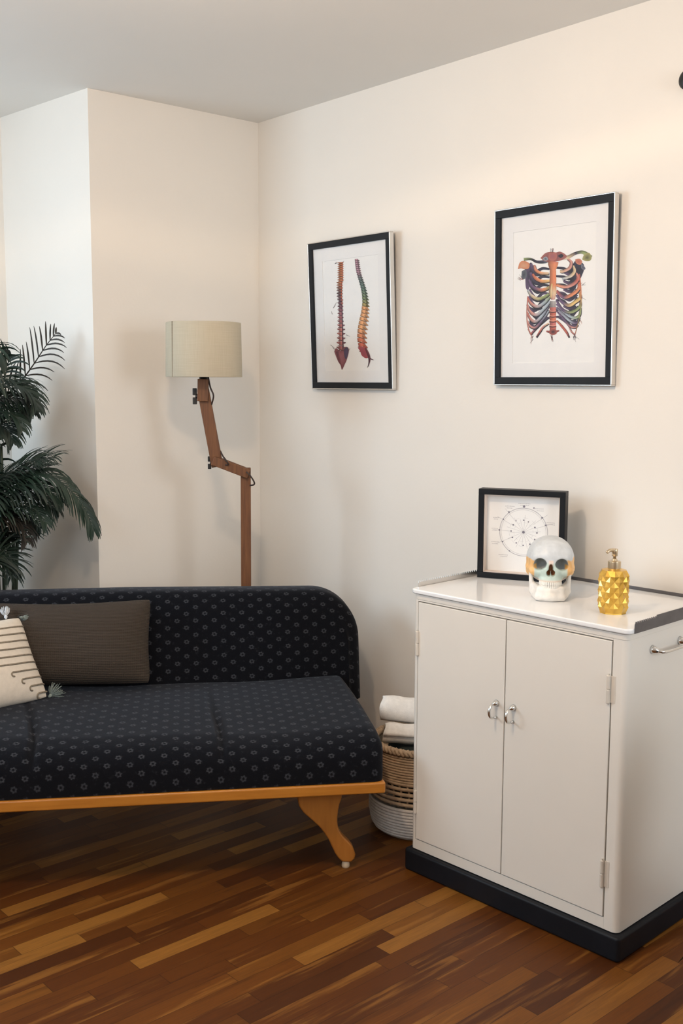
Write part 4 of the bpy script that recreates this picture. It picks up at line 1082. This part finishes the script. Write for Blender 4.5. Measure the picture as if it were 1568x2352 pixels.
def frond(pts, nl, ll, droop, spreadv, mat='leaf', wd=.0065, fold=.25, seed=0, curl=0., up=(0,0,1), base=.12):
    rnd = random.Random(seed); P = smooth_pts(pts, 10); N = len(P); mb = MB()
    mb.tube(P, [.0045*(1-.75*i/(N-1)) for i in range(N)], 6)
    for k in range(nl):
        t = base+(1-base)*(k/(nl-1)); i = min(N-2, int(t*(N-1))); fr_ = t*(N-1)-i
        p = P[i]*(1-fr_)+P[i+1]*fr_; a = P[min(i+2, N-1)]-P[max(i-1, 0)]; a /= np.linalg.norm(a)
        u_ = np.array(up, float); sd = np.cross(a, u_); sd /= np.linalg.norm(sd)+1e-9; uu = np.cross(sd, a)
        Lf = ll*(math.sin(PI*(.18+.80*t))**.6)*(.85+.3*rnd.random())
        for sg in (-1, 1):
            d = a*(.75+.35*t)+sd*sg*spreadv+uu*fold; d /= np.linalg.norm(d)
            K = 7; vs = []; wv = uu*.85+a*.3+sd*sg*rnd.uniform(-.35, .35)
            q = p.copy(); dd = d.copy(); prev = None
            dr = droop*(.75+.5*rnd.random())
            for s_ in range(K+1):
                tt = s_/K; w_ = wd*(math.sin(PI*(.10+.88*tt))**.7)*.5+.0004
                wv2 = np.cross(dd, np.cross(wv, dd)); wv2 /= np.linalg.norm(wv2)+1e-9
                e = np.cross(wv2, dd); fl = e*.0005
                vs += [q+wv2*w_*0+e*w_+wv2*w_*.3, q, q-e*w_+wv2*w_*.3]
                q = q+dd*Lf/K; dd = dd+np.array([0, 0, -1.])*dr*(.3+tt)/K+sd*sg*curl/K; dd /= np.linalg.norm(dd)
            fs = []
            for s_ in range(K):
                o_ = 3*s_; fs += [(o_, o_+1, o_+4, o_+3), (o_+1, o_+2, o_+5, o_+4)]
            mb.add(vs, fs)
    return mb.build('frond', mat, pal, smooth=True)
FR = [
 # top arching frond seen against the white wall
 ([(-60,960,4.20),(-10,925,4.18),(40,885,4.16),(75,840,4.15),(105,795,4.14),(128,766,4.13)], 15, .135, 1.7, .75, 'leaf_dry', .0062, .15, 1),
 ([(-60,930,4.15),(-20,890,4.12),(10,850,4.1),(25,820,4.1)], 12, .13, 1.6, .7, 'leaf', .008, .2, 2),
 ([(-70,960,4.05),(-20,905,4.02),(30,885,4.0),(68,900,4.0),(82,935,4.0)], 22, .13, 2.2, .7, 'leaf', .009, .1, 3),
 ([(-70,980,4.10),(-20,930,4.08),(20,915,4.06),(55,920,4.05),(72,945,4.05)], 22, .13, 2.2, .8, 'leaf', .009, .1, 33),
 ([(-70,1010,4.0),(-30,960,3.98),(10,945,3.97),(38,960,3.97),(50,985,3.97)], 20, .11, 2.3, .8, 'leaf', .008, .1, 4),
 # middle: fan of long leaves to the right
 ([(-60,1180,4.10),(-10,1140,4.08),(40,1090,4.06),(90,1058,4.05),(128,1048,4.04)], 20, .16, 1.3, .7, 'leaf', .0065, .15, 5),
 ([(-60,1170,4.0),(-20,1120,3.99),(20,1085,3.98),(60,1060,3.98),(95,1050,3.98)], 22, .15, 1.5, .8, 'leaf', .0075, .1, 6),
 # big drooping frond ending at the corner
 ([(-60,1180,3.98),(0,1130,3.97),(55,1095,3.96),(110,1090,3.96),(160,1125,3.95),(195,1170,3.95),(214,1215,3.95)], 36, .165, 3.4, .55, 'leaf', .0078, .05, 7),
 ([(-60,1200,3.95),(0,1145,3.93),(50,1115,3.92),(100,1120,3.92),(140,1150,3.92)], 26, .15, 3.2, .6, 'leaf', .0078, .05, 77),
 ([(-60,1210,3.9),(0,1175,3.9),(40,1160,3.9),(80,1170,3.9),(105,1200,3.9)], 20, .13, 3.0, .7, 'leaf', .0065, .05, 8),
 ([(-70,1230,3.95),(-20,1190,3.93),(20,1185,3.92),(50,1205,3.92),(62,1240,3.92)], 18, .12, 2.8, .7, 'leaf_dry', .0065, .05, 9),
 ([(-60,1290,4.0),(-20,1235,4.0),(20,1205,4.0),(60,1200,4.0)], 9, .16, .7, .55, 'leaf', .0055, .1, 10),
 # low fronds
 ([(-60,1300,3.95),(-30,1270,3.93),(0,1260,3.92),(25,1275,3.92)], 12, .16, 1.2, .8, 'leaf', .0065, .1, 11),
 ([(-60,1330,3.92),(-30,1290,3.9),(0,1275,3.9),(20,1290,3.9),(30,1320,3.9)], 13, .14, 1.8, .8, 'leaf', .0065, .05, 12),
 ([(-70,1260,4.05),(-30,1225,4.05),(0,1225,4.05),(20,1240,4.05)], 14, .14, 1.6, .8, 'leaf', .007, .1, 13),
 ([(-70,1100,4.1),(-30,1050,4.1),(0,1000,4.1),(15,970,4.1),(28,975,4.1)], 14, .12, 2.0, .7, 'leaf', .0065, .1, 14),
 ([(-90,1000,4.15),(-60,940,4.15),(-40,880,4.15),(-20,840,4.15),(0,830,4.15)], 18, .13, 2.0, .7, 'leaf', .008, .1, 15),
]
FR += [([(u+du, v+dv, y+dy) for (u, v, y) in FR[i][0]], FR[i][1]+4, FR[i][2], FR[i][3]*1.1, FR[i][4], 'leaf', FR[i][6]*.85, FR[i][7], 100+i+k)
       for k, (i, du, dv, dy) in enumerate([(2, -14, -14, .05), (3, -22, 10, .08), (5, -20, 26, .06), (6, -8, 22, .02), (8, -10, 22, .05), (8, -40, -20, .1), (9, -12, 12, .1), (6, -30, 50, .08), (11, -8, 30, .05), (12, -6, 24, .04), (4, -20, 30, .05)])]
for k in range(6):   # unseen fronds added on the window side to block light to the wall
    az = math.radians(200+17*k); ca_, sa_ = math.cos(az), math.sin(az); h_ = 1.35+.13*(k % 3); r1 = .30+.04*(k % 2)
    frond([(0, 0, .95), (ca_*r1*.35, sa_*r1*.35, h_-.08), (ca_*r1*.7, sa_*r1*.7, h_), (ca_*r1, sa_*r1, h_-.12), (ca_*r1*1.2, sa_*r1*1.2, h_-.34)], 26, .16, 2.6, .8, 'leaf', .011, .1, 200+k)
for k in range(11):   # more fronds added lower, mostly out of view, to shade the wall
    az = math.radians(186+9*k); ca_, sa_ = math.cos(az), math.sin(az); h_ = .98+.10*(k % 3); r1 = .36+.05*(k % 2)
    frond([(0, 0, .70), (ca_*r1*.35, sa_*r1*.35, h_-.06), (ca_*r1*.7, sa_*r1*.7, h_), (ca_*r1, sa_*r1, h_-.06), (ca_*r1*1.2, sa_*r1*1.2, h_-.18)], 26, .18, 1.6, .9, 'leaf', .014, .1, 300+k)
for pts, nl, ll, dr, spv, mt, wd, fo, sd_ in FR:
    frond([PL(*p) for p in pts], nl, ll, dr, spv, mt, wd, fo, sd_, up=(0, -1, .15) if sd_ in (1, 2, 10, 11, 12, 13, 115, 114) else (0, -.35, 1))

# ------------------------------------------------------------------ small things at the frame's edge
kx = atplane(1586, 184, (*C0, 0), (-n2[1], n2[0], 0))
wk = thing('wall_hook', 'small round black wall fitting high on the wall at the right edge', 'wall fitting', (kx[0], kx[1], kx[2]), WA)
m_ = MB().lathe([(.026, .0), (.028, .004), (.028, .016), (.022, .021), (.001, .023)], 32); m_.v = [(x, -z-.001, y) for x, y, z in m_.v]
m_.build('cap', 'blackplastic', wk, smooth=True)

pp = np.array([1.10, 2.06])
hp = thing('potted_plant', 'dark green leafy floor plant just entering at the lower right edge', 'plant', (pp[0], pp[1], 0), 0)
MB().lathe([(.09, 0), (.10, .01), (.125, .20), (.13, .215), (.115, .215), (.112, .19)], 30, capt=False).build('pot', 'terracotta', hp, smooth=True)
MB().lathe([(.113, .18), (.113, .192)], 24).build('soil', 'soil', hp)
tipw = atz(1556, 2212, .10)
rl = random.Random(5)
for k in range(34):  # leaves multiplied out of view to shade the cabinet side
    a = 2*PI*k*.381966; r1 = .17+.13*rl.random(); zt2 = .26+.55*k/34
    tip = np.array([math.cos(a)*r1, math.sin(a)*r1, zt2]); ww = .045
    if k == 0: tip = np.array([tipw[0]-pp[0], tipw[1]-pp[1], .10]); a = math.atan2(tip[1], tip[0]); ww = .030
    d = tip/np.linalg.norm(tip[:2])
    P = smooth_pts([(0, 0, .19), (tip[0]*.2, tip[1]*.2, .19+(zt2-.19)*.6+.03), (tip[0]*.6, tip[1]*.6, max(zt2, .16)+.05), tip], 6); m_ = MB(); vs = []; N = len(P)
    for i, p in enumerate(P):
        t = i/(N-1); w_ = .001+ww*max(0, math.sin(PI*max(0, (t-.35)/.65)))**.7 if t > .35 else .002
        sd = np.array([-math.sin(a), math.cos(a), 0]); vs += [p+sd*w_+np.array([0, 0, .2*w_]), p, p-sd*w_+np.array([0, 0, .2*w_])]
    m_.add(vs, [(3*i+j, 3*i+j+1, 3*i+j+4, 3*i+j+3) for i in range(N-1) for j in range(2)])
    m_.build('leaf', 'leaf', hp, smooth=True)
